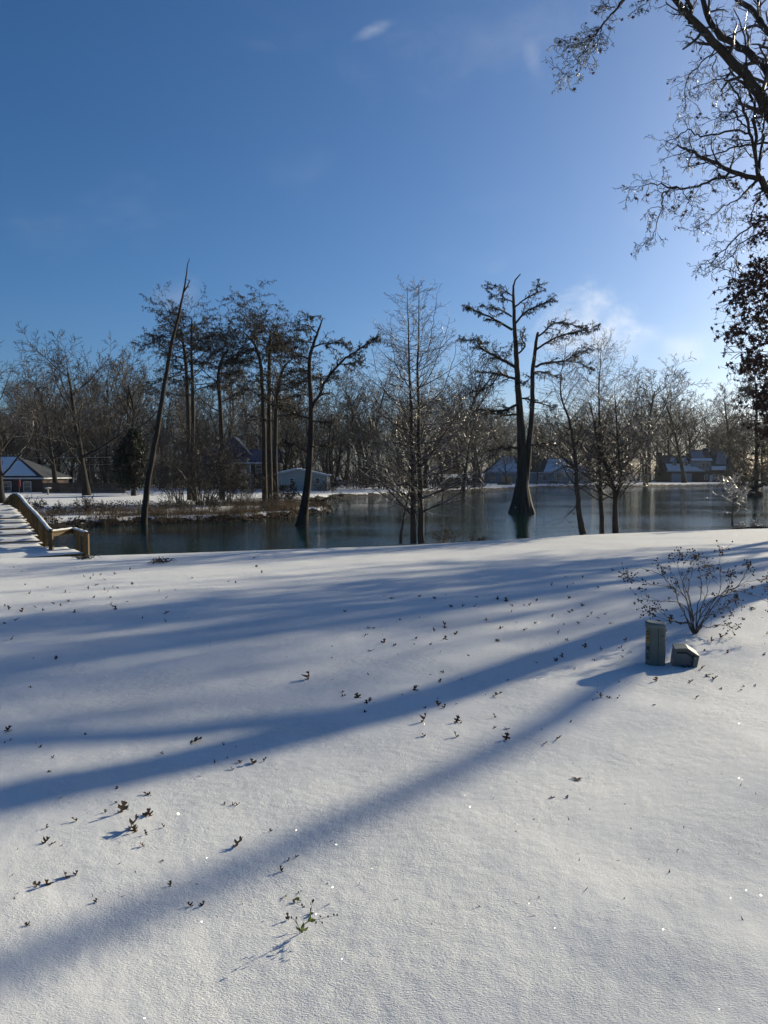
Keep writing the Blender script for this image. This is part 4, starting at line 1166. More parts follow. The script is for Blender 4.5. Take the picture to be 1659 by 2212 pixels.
def build_leafy():
    """a second oak that kept its dead leaves, leaning in from beyond the lawn's edge"""
    R = random.Random(73); out = levels(5); Yk = 24.5
    base = Vector((16.4, Yk, zat(16.4, Yk)))
    out[0].append(smooth_path([(base.x, base.y, base.z - .3), (base.x, Yk, 4.4), (base.x + .1, Yk, 7.0), (base.x, Yk, 11.0)], [.34, .26, .2, .1], 5))
    q = dict(n=[6, 6, 4, 3], wob=[.05, .16, .22, .25], up=[0, -.01, -.04, -.05], kids=[6, 8, 5, 0], start=[.3, .1, .1, 0], ang=[.7, .75, .75, .6], ratio=[.5, .5, .45, .5], fall=[.3, .3, .3, 0], rr=[.5, .5, .55, .6], tip=[.3, .3, .4, .5], rmin=.006, max=3)
    cs = []
    # leaf masses seen against the sky: centre px, half size, count
    blobs = [(1640, 575, 26, 22, 70), (1622, 612, 34, 26, 140), (1645, 640, 24, 30, 110), (1600, 640, 20, 24, 70), (1630, 680, 34, 20, 120), (1600, 712, 22, 14, 55), (1580, 722, 14, 10, 22), (1597, 745, 8, 14, 18),
             (1640, 735, 24, 18, 70), (1625, 770, 24, 20, 100), (1610, 792, 14, 16, 60), (1650, 790, 26, 26, 120), (1652, 700, 14, 20, 30),
             (1640, 850, 20, 14, 60), (1636, 870, 14, 14, 40), (1654, 905, 12, 12, 30), (1648, 935, 16, 14, 50), (1665, 870, 26, 40, 150),
             (1690, 620, 36, 50, 200), (1695, 740, 36, 60, 220), (1690, 880, 34, 50, 180), (1680, 940, 30, 20, 70)]
    for (u_, v_, su, sv, n) in blobs:
        Yc = 24.0 + R.gauss(0, .4)
        for _ in range(n):
            a_ = R.uniform(0, 6.283); rr = math.sqrt(R.random())
            cs.append(P(u_ + math.cos(a_) * rr * su, v_ + math.sin(a_) * rr * sv, Yc + R.gauss(0, .6)))
    for (ctrl, st) in (([(1800, 540), (1720, 545), (1650, 560), (1605, 620), (1585, 650)], 7.0), ([(1800, 660), (1700, 640), (1640, 680), (1600, 712), (1572, 728)], 6.5), ([(1820, 690), (1720, 690), (1640, 730), (1600, 800)], 6.0),
                       ([(1800, 800), (1720, 800), (1640, 840), (1625, 880)], 5.2), ([(1800, 880), (1720, 890), (1650, 935)], 4.6), ([(1780, 640), (1690, 600), (1630, 600), (1600, 625)], 6.5)):
        pts, rad = limb_px(ctrl, 24.4, 23.6, [6, 4, 2.4, 1.2, .7], 4, .02, R)
        s = [(base.x - .05, base.y, st * 1.3)]; pre, pr = smooth_path([s[0], pts[0]], [rad[0] * 1.3, rad[0]], 4)
        pts = pre[:-1] + pts; rad = pr[:-1] + rad; out[1].append((pts, rad))
        L = sum(math.dist(a, b_) for a, b_ in zip(pts[:-1], pts[1:])); q2 = dict(q); q2['ratio'] = list(q['ratio']); q2['ratio'][1] = 1.1 / L
        sprout(R, out, pts, rad, dirs_of(pts), L, 1, q2, kids=22, start=.2)
    for pts, rad in R.sample(out[3], min(600, len(out[3]))): cs.append(pts[-1])
    for k in range(0):
        a_ = R.uniform(.6, 2.9); grow(R, out, (base.x, base.y, R.uniform(3.6, 7.8)), norm3(math.cos(a_), math.sin(a_), .35), R.uniform(2.5, 4.2), .09, 1, q)
    lv = star_leaves(R, cs, .19)
    tree_obj('oak_tree', 'oak thickly hung with withered dark brown leaves at the edge of the lawn', 'tree', tuple(base), out, (M_BARK, M_TWIG), leaves=lv, leaf_mat_=M_OAKLEAF, leaf_name='leaves')


build_leafy()

# more bare trees further along the near bank; they stand where the long shadows on the lawn come from
for k, (x, y, h, rot, kk) in enumerate(((22.0, 30.5, 15, .3, 0), (28.5, 34.5, 16, 1.9, 2), (19.8, 31.5, 13.5, 2.7, 1))):
    far_tree(kk, x, y, h, rot, 'bare tree on the near lawn beyond the two oaks, shading the snow', 'bare trees along the near lawn')


# ------------------------------------------------------------------ dark evergreen, shrubs and dry grass on the point
def build_evergreen():
    R = random.Random(81); Yk = 93.0; b = P(288, 1060, Yk); b.z = zat(b.x, b.y)
    out = levels(5); q = dict(Q_BRUSH); q['rmin'] = .03
    H = P(288, 935, Yk).z - b.z
    out[0].append(smooth_path([(b.x, Yk, b.z - .3), (b.x + .1, Yk, b.z + H * .4), (b.x, Yk, b.z + H * .95)], [.36, .22, .05], 5))
    pts, rad = out[0][0]; sprout(R, out, pts, rad, dirs_of(pts), H, 0, dict(q, ratio=[.42, .5, .5, .5], ang=[1.2, .8, .8, .7]), kids=36, start=.25, prof=lambda t: 1.15 - .75 * t)
    tri = []
    for _ in range(9500):
        t = R.random() ** .8; a_ = R.uniform(0, 6.283)
        rad_ = 2.95 * math.sqrt(max(.02, math.sin(math.pi * (t * .86 + .14)))) * (1 - .38 * t) * (.82 + .22 * math.sin(3 * a_ + 7 * t) + .12 * math.sin(7 * a_ + 11 * t))
        rr = rad_ * (R.random() ** .35)
        c = (b.x + math.cos(a_) * rr, Yk + math.sin(a_) * rr, b.z + .9 + (H - .7) * t + R.gauss(0, .12)); tri.append(c)
    lv = star_leaves(R, tri, .34)
    tree_obj('evergreen_tree', 'dense dark evergreen tree with foliage almost to the snow near the fence', 'tree', tuple(b), out, (M_BARK, M_TWIG), leaves=lv, leaf_mat_=M_EVERGREEN, leaf_name='leaves')


build_evergreen()


def shrub(u_, Y, h, w, seed, label, m=M_BRUSH, stems=14, group=None, name='bare_shrub', rmin=.011, dy=0):
    R = random.Random(seed); p = P(u_, 1080, Y); b = Vector((p.x, Y, zat(p.x, Y))); out = levels(5)
    q = dict(Q_BRUSH); q['rmin'] = rmin; q['kids'] = [6, 5, 3, 0]
    for k in range(stems):
        a_ = R.uniform(0, 6.283); s = R.uniform(.1, w)
        grow(R, out, (b.x + math.cos(a_) * s * .35, Y + math.sin(a_) * s * .35, b.z - .1), norm3(math.cos(a_) * s * .5 / h * 2, math.sin(a_) * s * .5 / h * 2, 1), h * R.uniform(.55, 1), max(rmin, .02 * h / 3), 0, q)
    root = thing(name, label, 'shrub', tuple(b), 0, group)
    ac = Acc(); ac.tubes(out[0], 4); ac.tubes(out[1], 3); ac.build('stems', m, root, True, tuple(b))
    ac = Acc(); ac.tubes(out[2], 3); ac.tubes(out[3], 3); ac.build('twigs', m, root, True, tuple(b))
    return root


shrub(385, 70, 5.6, 2.4, 1, 'tall brown tangled shrub right behind the leaning dead tree', stems=20)
shrub(440, 68, 6.8, 3.0, 2, 'largest brown twiggy thicket round the foot of the flat-topped cypress pair', stems=24)
shrub(490, 66, 4.8, 2.2, 3, 'brown thicket at the foot of the slender ivy-clad cypress', stems=16)
shrub(530, 68, 3.4, 1.6, 4, 'brown bush in front of the two-storey house with the dark roof', stems=12)
shrub(620, 66, 1.6, 1.2, 5, 'low bush at the end of the grassy point', stems=12)
shrub(700, 112, 2.2, 1.6, 7, 'low scrub at the corner of the garage lawn', stems=12)
shrub(960, 27.6, .8, .8, 8, 'low dry brambles at the edge of the near bank beside the twin-trunked young cypress', stems=12, rmin=.004)
shrub(1035, 28.0, .45, .6, 9, 'tiny dry brambles at the edge of the near bank', stems=9, rmin=.004)
shrub(1601, 32.2, .36, .3, 10, 'small frosted weed clump near the lone sapling on the bank', M_TWIG_ICE, 12, rmin=.007)
shrub(1640, 32.6, .36, .4, 12, 'wider frosted weed clump on the bank beside a fallen stick', M_TWIG_ICE, 13, rmin=.007)


RS = random.Random(44)
for k_, (u_, Y_, h_) in enumerate(((75, 58, 1.1), (128, 55, .9), (182, 54.5, 1.2), (236, 55, .9), (352, 55, 1.3), (400, 57, 1.0), (455, 57, 1.3), (520, 58, 1.0), (575, 60, 1.2))):
    shrub(u_, Y_, h_, 1.3, 60 + k_, 'low dark brush at the water edge of the point', stems=9, group='low brush along the shore of the point')


def grass_patch():
    R = random.Random(9); tri = []
    def blade(x, y, z, h, w, lean):
        dx, dy = R.gauss(0, lean), R.gauss(0, lean); a_ = R.uniform(0, 3.14); sx, sy = math.cos(a_) * w, math.sin(a_) * w
        m = (x + dx * h * .45, y + dy * h * .45, z + h * .6); e = (x + dx * h * 1.2, y + dy * h * 1.2, z + h * R.uniform(.6, 1.0))
        tri.append(((x - sx, y - sy, z - .05), (x + sx, y + sy, z - .05), m)); tri.append(((m[0] - sx * .7, m[1] - sy * .7, m[2]), (m[0] + sx * .7, m[1] + sy * .7, m[2]), e))
    # tufts along the point's shore
    xs = np.array([R.uniform(-30, -3.5) for _ in range(10500)]); ys = np.array([R.uniform(43, 74) for _ in range(10500)])
    sd = shore_dist(xs, ys); zs = height(xs, ys, False)
    for x, y, s, z in zip(xs, ys, sd, zs):
        if s < .1 or s > 12: continue
        clump = vn1(x * .45, y * .45, 31)
        if clump < .05 - (.55 if s < 2.5 else 0): continue
        for _ in range(10 if s < 3 else 6):
            blade(x + R.gauss(0, .16), y + R.gauss(0, .16), z, R.uniform(.25, .9) * (1.0 if s < 4 else .8), .014, .45)
    a = Acc(); a.tris(tri); o = a.build('dry_grass', M_GRASS)
    tag(o, 'dry tan grass along the shore of the point', 'grass', kind='stuff')
    # dark roots and earth clods at the undercut shore
    P_ = []
    for i in range(len(SHORE) - 1):
        (ax, ay), (bx, by) = SHORE[i], SHORE[i + 1]
        if bx < -32 or ay > 80: continue
        L = math.hypot(bx - ax, by - ay); n = int(L * 16)
        for k in range(n):
            t = R.random(); x = ax + (bx - ax) * t + R.gauss(0, .5); y = ay + (by - ay) * t + R.gauss(0, .4); z = zat(x, y)
            if z < -.25: z = -.1
            l = R.uniform(.2, .9); pts = [(x, y, z + R.uniform(.05, .4))]
            dx, dy = R.gauss(0, .5), R.gauss(-.3, .3)
            for j in range(3): pts.append((pts[-1][0] + dx * l / 3, pts[-1][1] + dy * l / 3, pts[-1][2] - R.uniform(-.05, .22))); dx += R.gauss(0, .3)
            P_.append((pts, [R.uniform(.012, .05), .03, .02, .008]))
    a = Acc(); a.tubes(P_, 4); o = a.build('shore_roots', M_BARK, smooth=True)
    tag(o, 'dark tangled roots and fallen sticks along the undercut shore of the point', 'roots', kind='stuff')
    # small evergreen ground plants on the lawn of the brick house
    cs = []
    for _ in range(1500):
        u_ = R.uniform(85, 330); Y = R.uniform(56, 68); p = P(u_, 1080, Y)
        if vn1(p.x * .4, Y * .4, 77) < 0: continue
        cs.append((p.x, Y, zat(p.x, Y) + R.uniform(.05, .55)))
    a = Acc(); a.tris(star_leaves(R, cs, .16)); o = a.build('ground_cover', M_EVERGREEN)
    tag(o, 'dark leafy ground cover on the snow below the board fence', 'plants', kind='stuff')


grass_patch()
# ------------------------------------------------------------------ houses and yard things beyond the pond
M_BRICK = simple('brick_red', (.062, .046, .042), .85, .3, 6.0, spec=.15)
M_BRICK2 = simple('brick_brown', (.060, .050, .047), .85, .3, 5.0, spec=.15)
M_SIDING_G = simple('siding_sage', (.26, .285, .265), .6, .08, 2.0, .35, 12.0, (.02, .02, 1), spec=.25)
M_SIDING_B = simple('siding_slate', (.20, .23, .27), .6, .1, 2.0, .3, 12.0, (.02, .02, 1), spec=.25)
M_TRIM = simple('trim_white', (.46, .47, .49), .55, .06, 3.0, spec=.3)
M_ROOF_D = simple('roof_dark', (.045, .05, .06), .8, .25, 4.0, spec=.15)
M_ROOF_N = simple('roof_navy', (.03, .04, .075), .6, .2, 4.0, spec=.3)
M_GLASS = simple('window_glass', (.02, .025, .03), .06, .1, 2.0, spec=.6)
M_DOOR = simple('door_pale', (.24, .28, .32), .55, .08, 3.0, spec=.3)
M_FENCE = simple('fence_boards', (.085, .062, .046), .8, .3, 5.0, .4, 20.0, (6, 6, .5), spec=.15)
M_CAR = simple('car_silver', (.30, .32, .35), .3, .05, 4.0, spec=.5, metallic=.5, coat=.5)
M_RUBBER = simple('rubber', (.02, .02, .02), .8, .1, 8.0)
M_STONE = simple('stone_grey', (.34, .34, .33), .8, .2, 9.0)
M_BOAT = simple('boat_green', (.05, .065, .06), .6, .2, 5.0)
M_CLOTH = simple('parasol_red', (.12, .02, .03), .8, .2, 6.0)
M_POLE = simple('pole_wood', (.10, .08, .065), .85, .3, 6.0)


def house(name, label, u_, v_, Y, rotz=0.0, cat='house'):
    p = P(u_, v_, Y); return thing(name, label, cat, (p.x, Y, zat(p.x, Y) - .03), rotz), Y / F


def part(root, name, m, fn, smooth=False, parent=None):
    a = Acc(); fn(a); return a.build(name, m, parent or root, smooth)


def window(root, x, y, z, w, h, rot90=False):
    f = part(root, 'window', M_TRIM, lambda a: (a.box(x - w / 2 - .1, x - w / 2, y - .09, y + .05, z - .1, z + h + .1), a.box(x + w / 2, x + w / 2 + .1, y - .09, y + .05, z - .1, z + h + .1),
                                              a.box(x - w / 2, x + w / 2, y - .09, y + .05, z + h, z + h + .1), a.box(x - w / 2, x + w / 2, y - .11, y + .05, z - .1, z), a.box(x - w / 2, x + w / 2, y - .06, y + .0, z + h / 2 - .03, z + h / 2 + .03)))
    part(root, 'pane', M_GLASS, lambda a: a.box(x - w / 2, x + w / 2, y - .03, y + .02, z, z + h), parent=f)
    return f


def slab(a, p0, p1, p2, p3, th):
    """roof plane with thickness, corner points given, thickness along its normal"""
    n = (Vector(p1) - Vector(p0)).cross(Vector(p3) - Vector(p0)).normalized()
    if n.z < 0: n = -n
    a.prism([p0, p1, p2, p3], n * th)


M_SNOWTHIN = simple('snow_dusting', (.20, .22, .25), .8, .35, 2.0, spec=.1)


def snow_on(root, roof, pts, off=.13, th=.10):
    p = [Vector(q) for q in pts]; n = (p[1] - p[0]).cross(p[-1] - p[0]).normalized()
    if n.z < 0: n = -n
    part(root, 'roof_snow', M_SNOWTHIN if th == .03 else M_SNOWFAR, lambda a: a.prism([q + n * off for q in p], n * th), parent=roof)


# --- brick house with a hip roof at the left
h, k = house('brick_house', 'brick house with snowy hip roof behind the footbridge', 30, 1060, 112)
Wl, Wr, D, E = -9.5, 4.15, 9.0, 1.95
part(h, 'wall', M_BRICK, lambda a: a.box(Wl, Wr, 0, D, -1, E))
part(h, 'fascia', M_TRIM, lambda a: a.box(Wl - .45, Wr + .45, -.45, D + .45, E + .002, E + .22))
rf = part(h, 'roof', M_ROOF_D, lambda a: a.faces([(Wl - .5, -.5, E + .225), (Wr + .5, -.5, E + .225), (Wr + .5, D + .5, E + .225), (Wl - .5, D + .5, E + .225), (Wl + 5, D / 2, E + 3.4), (Wr - 5.6, D / 2, E + 3.4)],
                                                  [(0, 1, 5, 4), (1, 2, 5), (2, 3, 4, 5), (3, 0, 4), (0, 3, 2, 1)]))
snow_on(h, rf, [(Wl + .3, -.15, E + .46), (Wr - .75, -.15, E + .46), (Wr - 5.7, D / 2 - .35, E + 3.22), (Wl + 5, D / 2 - .35, E + 3.22)], .02, .09)
for x in (-.9, 2.0): window(h, x, 0, .25, 1.0, 1.25)
part(h, 'porch_roof', M_ROOF_D, lambda a: a.prism([(-6, -3.2, E - .1), (-2.4, -3.2, E - .1), (-4.2, -3.2, E + 1.0)], (0, 3.4, 0)))
snow_on(h, h.children[-1], [(-2.5, -3.1, E - .05), (-2.5, -.6, E - .05), (-4.2, -.6, E + .99), (-4.2, -3.1, E + .99)], .03, .09)
for x in (-5.8, -2.6): part(h, 'porch_post', M_TRIM, lambda a: a.box(x - .07, x + .07, -3.15, -3.0, -.2, E - .1))
um = P(42, 1066, 105); um.z = zat(um.x, um.y)
t = thing('closed_parasol', 'closed dark red parasol standing beside the brick house', 'parasol', tuple(um))
part(t, 'pole', M_POLE, lambda a: a.tubes([([(0, 0, -.1), (0, 0, 1.2), (0, 0, 2.3)], [.03, .03, .02])], 6))
part(t, 'canopy', M_CLOTH, lambda a: a.tubes([([(0, 0, .9), (0, 0, 1.1), (0, 0, 1.6), (0, 0, 2.25)], [.12, .2, .17, .03])], 8), True)
bb = P(104, 1068, 100); bb.z = zat(bb.x, bb.y)
t = thing('birdbath', 'pale stone birdbath with snow in its bowl in front of the brick house', 'birdbath', tuple(bb))
part(t, 'pedestal', M_STONE, lambda a: a.tubes([([(0, 0, -.1), (0, 0, .08), (0, 0, .3), (0, 0, .75)], [.2, .18, .09, .11])], 8), True)
part(t, 'bowl', M_STONE, lambda a: a.tubes([([(0, 0, .7), (0, 0, .78), (0, 0, .88), (0, 0, .9)], [.1, .3, .46, .44])], 12, True), True)
part(t, 'snow', M_SNOWFAR, lambda a: a.tubes([([(0, 0, .88), (0, 0, .94), (0, 0, .97)], [.42, .33, .1])], 10, True), True)

# --- board fence: bays of boards between posts
Yf = 108.0
x0 = P(92, 1050, Yf).x; x1 = P(268, 1050, Yf).x; zf = zat((x0 + x1) / 2, Yf)
fr = thing('board_fence', 'dark wooden board fence between the brick house and the evergreen', 'fence', ((x0 + x1) / 2, Yf, zf))
cxm = (x0 + x1) / 2; n = int((x1 - x0) / .155); rng = random.Random(12)
bm_ = Acc().box(-.07, .07, -.012, .012, -.25, 0).mesh('board', False); bm_.materials.append(M_FENCE)
for i in range(n):
    x = x0 + (i + .5) * (x1 - x0) / n - cxm
    o = bpy.data.objects.new('board', bm_); link(o, fr); o.location = (x, rng.uniform(-.004, .004), 1.42 + rng.uniform(-.02, .02)); o.scale = (1, 1, 6.3)
for i in range(6):
    x = (x1 - x0) * i / 5 - (x1 - x0) / 2
    part(fr, 'post', M_FENCE, lambda a: a.box(x - .07, x + .07, .03, .17, -.4, 1.5))
for z in (.3, 1.15): part(fr, 'rail', M_FENCE, lambda a: a.box(-(x1 - x0) / 2, (x1 - x0) / 2, .016, .07, z, z + .1))

# --- power lines behind the brick house
pl = []
for i, u_ in enumerate((-60, 345)):
    p = P(u_, 1050, 128); p.z = zat(p.x, 128)
    t = thing('utility_pole', ('utility pole beside the brick house' if i == 0 else 'utility pole behind the dark evergreen'), 'pole', tuple(p))
    part(t, 'pole', M_POLE, lambda a: a.tubes([([(0, 0, -.5), (0, 0, 3), (0, 0, 7.0)], [.15, .13, .1])], 8)); part(t, 'crossarm', M_POLE, lambda a: a.box(-.06, .06, -.9, .9, 5.6, 5.75))
    pl.append(p)
for i, (dz, dy) in enumerate(((5.78, -.8), (5.78, .8), (4.6, -.17))):
    a_, b_ = pl[0] + Vector((0, dy, dz)), pl[1] + Vector((0, dy, dz)); pts = []
    for j in range(13):
        t_ = j / 12; q_ = a_.lerp(b_, t_); q_.z -= .5 * 4 * t_ * (1 - t_); pts.append(tuple(q_))
    ac = Acc(); ac.tubes([(pts, [.02] * 13)], 4); o = ac.build('power_line', simple('wire%d' % i, (.25, .24, .22), .4, .1), None, True, tuple(a_))
    tag(o, 'thin overhead wire strung behind the brick house and the board fence', 'wire', 'overhead wires')

# --- two-storey house with a dark steep roof
h, k = house('two_storey_house', 'two-storey house with steep dark roof and gallery behind the cypresses', 515, 1060, 128, .05)
mp_ = 128 / F
part(h, 'wall', M_BRICK2, lambda a: a.box(-6, 6.2, 1.9, 10, -1, 4.35))
rf = part(h, 'roof', M_ROOF_N, lambda a: (slab(a, (-6.4, -.3, 4.45), (6.6, -.3, 4.45), (6.6, 5.9, 6.7), (-6.4, 5.9, 6.7), .14), slab(a, (-6.4, 10.6, 4.45), (6.6, 10.6, 4.45), (6.6, 6.0, 6.7), (-6.4, 6.0, 6.7), .14)))
part(h, 'gable', M_ROOF_N, lambda a: a.prism([(-6.0, 2.2, 4.6), (3.0, 2.2, 4.6), (-1.0, 2.2, 8.9)], (0, 5, 0)))
part(h, 'fascia', M_TRIM, lambda a: a.box(-6.4, 6.6, -.42, -.32, 4.27, 4.5))
part(h, 'gallery_floor', M_TRIM, lambda a: a.box(-6.2, 2.3, -.2, 1.88, 2.3, 2.5))
for x in (-6.0, -3.2, -.6, 2.0, 4.4, 6.2): part(h, 'column', M_TRIM, lambda a: a.box(x - .1, x + .1, -.2, 0, -.4, 4.27))
rl = part(h, 'gallery_railing', M_TRIM, lambda a: (a.box(-6, 2.0, -.16, -.10, 3.2, 3.28), a.box(-6, 2, -.16, -.10, 2.6, 2.66)))
for x in np.arange(-5.8, 1.9, .3): part(h, 'spindle', M_TRIM, lambda a: a.box(x - .02, x + .02, -.15, -.11, 2.66, 3.2), parent=rl)
for x in (1.95, 3.85): part(h, 'door', M_DOOR, lambda a: a.box(x - .3, x + .3, 1.8, 1.895, .3, 1.95))
for x in (-4.6, -1.8, .6): window(h, x, 1.9, .5, .9, 1.4)
for x in (-4.6, -1.8, .6, 3.2, 5.4): window(h, x, 1.9, 2.8, .9, 1.2)

# --- sage green garage
h, k = house('garage', 'sage green clapboard garage with two small square windows and low snowy gable roof', 645, 1057, 120, 0.0, 'garage')
hw = 4.45
part(h, 'wall', M_SIDING_G, lambda a: (a.box(-hw, hw, 0, 7, -.5, 2.42), a.prism([(-hw, 0, 2.423), (hw, 0, 2.423), (0, 0, 3.35)], (0, 7, 0))))
rf = part(h, 'roof', M_ROOF_D, lambda a: (slab(a, (-hw - .4, -.35, 2.36), (-hw - .4, 7.3, 2.36), (-.01, 7.3, 3.38), (-.01, -.35, 3.38), .12), slab(a, (hw + .4, -.35, 2.36), (hw + .4, 7.3, 2.36), (.01, 7.3, 3.38), (.01, -.35, 3.38), .12)))
snow_on(h, rf, [(-hw - .3, -.3, 2.38), (-hw - .3, 7.2, 2.38), (-.1, 7.2, 3.37), (-.1, -.3, 3.37)], .122, .16)
snow_on(h, rf, [(hw + .3, -.3, 2.38), (hw + .3, 7.2, 2.38), (.1, 7.2, 3.37), (.1, -.3, 3.37)], .122, .04)
for s in (-1, 1): part(h, 'corner_trim', M_TRIM, lambda a: a.box(s * hw - .06, s * hw + .06, -.04, .1, -.3, 2.40)); part(h, 'rake_trim', M_TRIM, lambda a: a.bar((s * (hw + .42), -.36, 2.38), (0, -.36, 3.40), .05, .13))
part(h, 'corner_trim', M_TRIM, lambda a: a.box(-2.7, -2.6, -.04, -.004, -.3, 2.40))
for x in (-1.05, 2.95): window(h, x, 0, 1.25, .62, .72)
part(h, 'foundation', M_STONE, lambda a: a.box(-hw - .02, hw + .02, -.025, .02, -.4, .12))

# --- parked car beyond the garage
p = P(732, 1052, 160); p.z = zat(p.x, 160) - .05
c = thing('parked_car', 'silver car parked under the trees beyond the green garage', 'car', tuple(p), .12)
prof = [(-2.15, .32), (-2.2, .62), (-2.05, .8), (-1.55, .88), (-1.05, 1.32), (-.5, 1.42), (.35, 1.42), (.95, 1.3), (1.5, .92), (2.1, .82), (2.2, .55), (2.15, .32)]
o = part(c, 'body', M_CAR, lambda a: a.prism([(x, -.82, z) for x, z in prof], (0, 1.64, 0))); bevel(o, .08, 3)
part(c, 'window', M_GLASS, lambda a: a.prism([(-1.35, -.835, .93), (-.98, -.835, 1.26), (-.2, -.835, 1.34), (-.2, -.835, .93)], (0, .03, 0)))
part(c, 'window', M_GLASS, lambda a: a.prism([(-.1, -.835, .93), (-.1, -.835, 1.34), (.45, -.835, 1.34), (.88, -.835, 1.25), (1.25, -.835, .93)], (0, .03, 0)))
for x in (-1.35, 1.35):
    for y in (-.78, .78):
        wv = part(c, 'wheel', M_RUBBER, lambda a: a.tubes([([(x, y - .11, .32), (x, y, .32), (x, y + .11, .32)], [.3, .33, .3])], 14, True)); part(c, 'rim', M_CAR, lambda a: a.tubes([([(x, y - .12, .32), (x, y, .32), (x, y + .12, .32)], [.17, .19, .17])], 10, True), parent=wv)
for y in (-.6, .6): part(c, 'headlight', M_GLASS, lambda a: a.box(-2.215, -2.15, y - .16, y + .16, .62, .74))
part(c, 'roof_snow', M_SNOWFAR, lambda a: a.prism([(-.55, -.7, 1.43), (.4, -.7, 1.43), (.4, -.7, 1.50), (-.55, -.7, 1.50)], (0, 1.4, 0)))
# lamp with a hanging basket in the garage yard
p = P(736, 1050, 130); p.z = zat(p.x, 130)
t = thing('hanging_feeder', 'white bird feeder on a thin hooked pole beside the garage', 'bird feeder', tuple(p))
part(t, 'pole', M_RUBBER, lambda a: a.tubes([([(0, 0, -.1), (0, 0, 1.6), (-.1, 0, 2.2), (-.5, 0, 2.3), (-.6, 0, 2.15)], [.03] * 5)], 6), True)
part(t, 'feeder', M_TRIM, lambda a: a.tubes([([(-.6, 0, 1.55), (-.6, 0, 1.65), (-.6, 0, 2.0), (-.6, 0, 2.14)], [.08, .2, .17, .02])], 10), True)

# --- small shed
h, k = house('small_shed', 'small brown shed with white snow-covered roof near the far shore', 971, 1058, 140, .15, 'shed')
part(h, 'wall', M_BRICK2, lambda a: a.box(-1.75, 1.75, 0, 2.6, -.5, 1.9))
rf = part(h, 'roof', M_ROOF_D, lambda a: (slab(a, (-2, -.25, 1.88), (2, -.25, 1.88), (1.7, 1.3, 2.45), (-1.7, 1.3, 2.45), .1), slab(a, (-2, 2.9, 1.88), (2, 2.9, 1.88), (1.7, 1.31, 2.45), (-1.7, 1.31, 2.45), .1)))
snow_on(h, rf, [(-1.95, -.22, 1.9), (1.95, -.22, 1.9), (1.68, 1.28, 2.45), (-1.68, 1.28, 2.45)], .1, .12)
part(h, 'door', M_FENCE, lambda a: a.box(-.5, .5, -.05, -.003, -.2, 1.7))

# --- long low house behind the big cypress
h, k = house('low_house', 'long low slate-coloured house with two snowy hipped roofs behind the big pond cypress', 1165, 1046, 196, -.05)
part(h, 'wall', M_SIDING_B, lambda a: (a.box(-13.2, -1.5, 0, 9, -.5, 2.9), a.box(-1.5, 13.5, 1.5, 10, -.5, 2.9)))
rf = part(h, 'roof', M_ROOF_D, lambda a: (a.faces([(-13.8, -.6, 2.9), (-.9, -.6, 2.9), (-.9, 9.6, 2.9), (-13.8, 9.6, 2.9), (-8.5, 4.5, 7.3), (-6.2, 4.5, 7.3)], [(0, 1, 5, 4), (1, 2, 5), (2, 3, 4, 5), (3, 0, 4), (0, 3, 2, 1)]),
                                          a.faces([(-1.8, .9, 2.91), (14.1, .9, 2.91), (14.1, 10.6, 2.91), (-1.8, 10.6, 2.91), (2.0, 5.7, 6.6), (8.2, 5.7, 6.6)], [(0, 1, 5, 4), (1, 2, 5), (2, 3, 4, 5), (3, 0, 4), (0, 3, 2, 1)])))
snow_on(h, rf, [(-13.3, -.4, 3.02), (-4.9, -.4, 3.02), (-6.3, 4.3, 7.1), (-8.5, 4.3, 7.1)], .02, .08)
snow_on(h, rf, [(1.2, 1.1, 3.02), (13.7, 1.1, 3.02), (8.2, 5.4, 6.4), (3.2, 5.4, 6.4)], .02, .08)
part(h, 'fascia', M_TRIM, lambda a: (a.box(-13.8, -.9, -.72, -.62, 2.7, 2.92), a.box(-.8, 14.1, .78, .88, 2.7, 2.93)))
part(h, 'painted_dark_opening', M_GLASS, lambda a: a.box(-9.8, -6.6, -.04, .06, -.2, 1.9))  # dark slab on the solid wall, painting the shade inside an opening
part(h, 'chimney', M_BRICK2, lambda a: a.box(-1.2, -.2, 5, 6, 3, 8.0))
for x, y in ((-11.8, 0), (-3.6, 0), (1.5, 1.5), (5.2, 1.5), (9.5, 1.5)): window(h, x, y, .9, 1.1, 1.3)

# --- rowboat turned over on the bank, and a bench
p = P(1090, 1054, 178); p.z = zat(p.x, 178)
t = thing('rowboat', 'dark rowboat turned upside down on the snowy far bank', 'boat', tuple(p), .1)
def hull(a):
    n, m = 12, 7; vs = []; fs = []
    for i in range(n + 1):
        s = i / n * 2 - 1; w = .68 * (1 - abs(s) ** 2.6) + .03; hh = .62 * (1 - .35 * s * s)
        for j in range(m):
            t_ = j / (m - 1) * math.pi; vs.append((s * 1.75, -math.cos(t_) * w, max(0, math.sin(t_)) ** .7 * hh))
    for i in range(n):
        for j in range(m - 1): q_ = i * m + j; fs.append((q_, q_ + m, q_ + m + 1, q_ + 1))
    a._add(vs, fs)
part(t, 'hull', M_BOAT, hull, True); part(t, 'keel', M_FENCE, lambda a: a.bar((-1.5, 0, .58), (1.5, 0, .58), .06, .14))
p = P(1195, 1053, 182); p.z = zat(p.x, 182)
t = thing('garden_bench', 'dark garden bench on the snowy far bank near the low slate-coloured house', 'bench', tuple(p))
part(t, 'seat', M_FENCE, lambda a: a.box(-.85, .85, -.25, .25, .42, .48)); part(t, 'backrest', M_FENCE, lambda a: a.box(-.85, .85, .22, .28, .5, .85))
for x in (-.75, .75):
    for y in (-.2, .2): part(t, 'leg', M_FENCE, lambda a: a.box(x - .05, x + .05, y - .04, y + .04, -.1, .42))

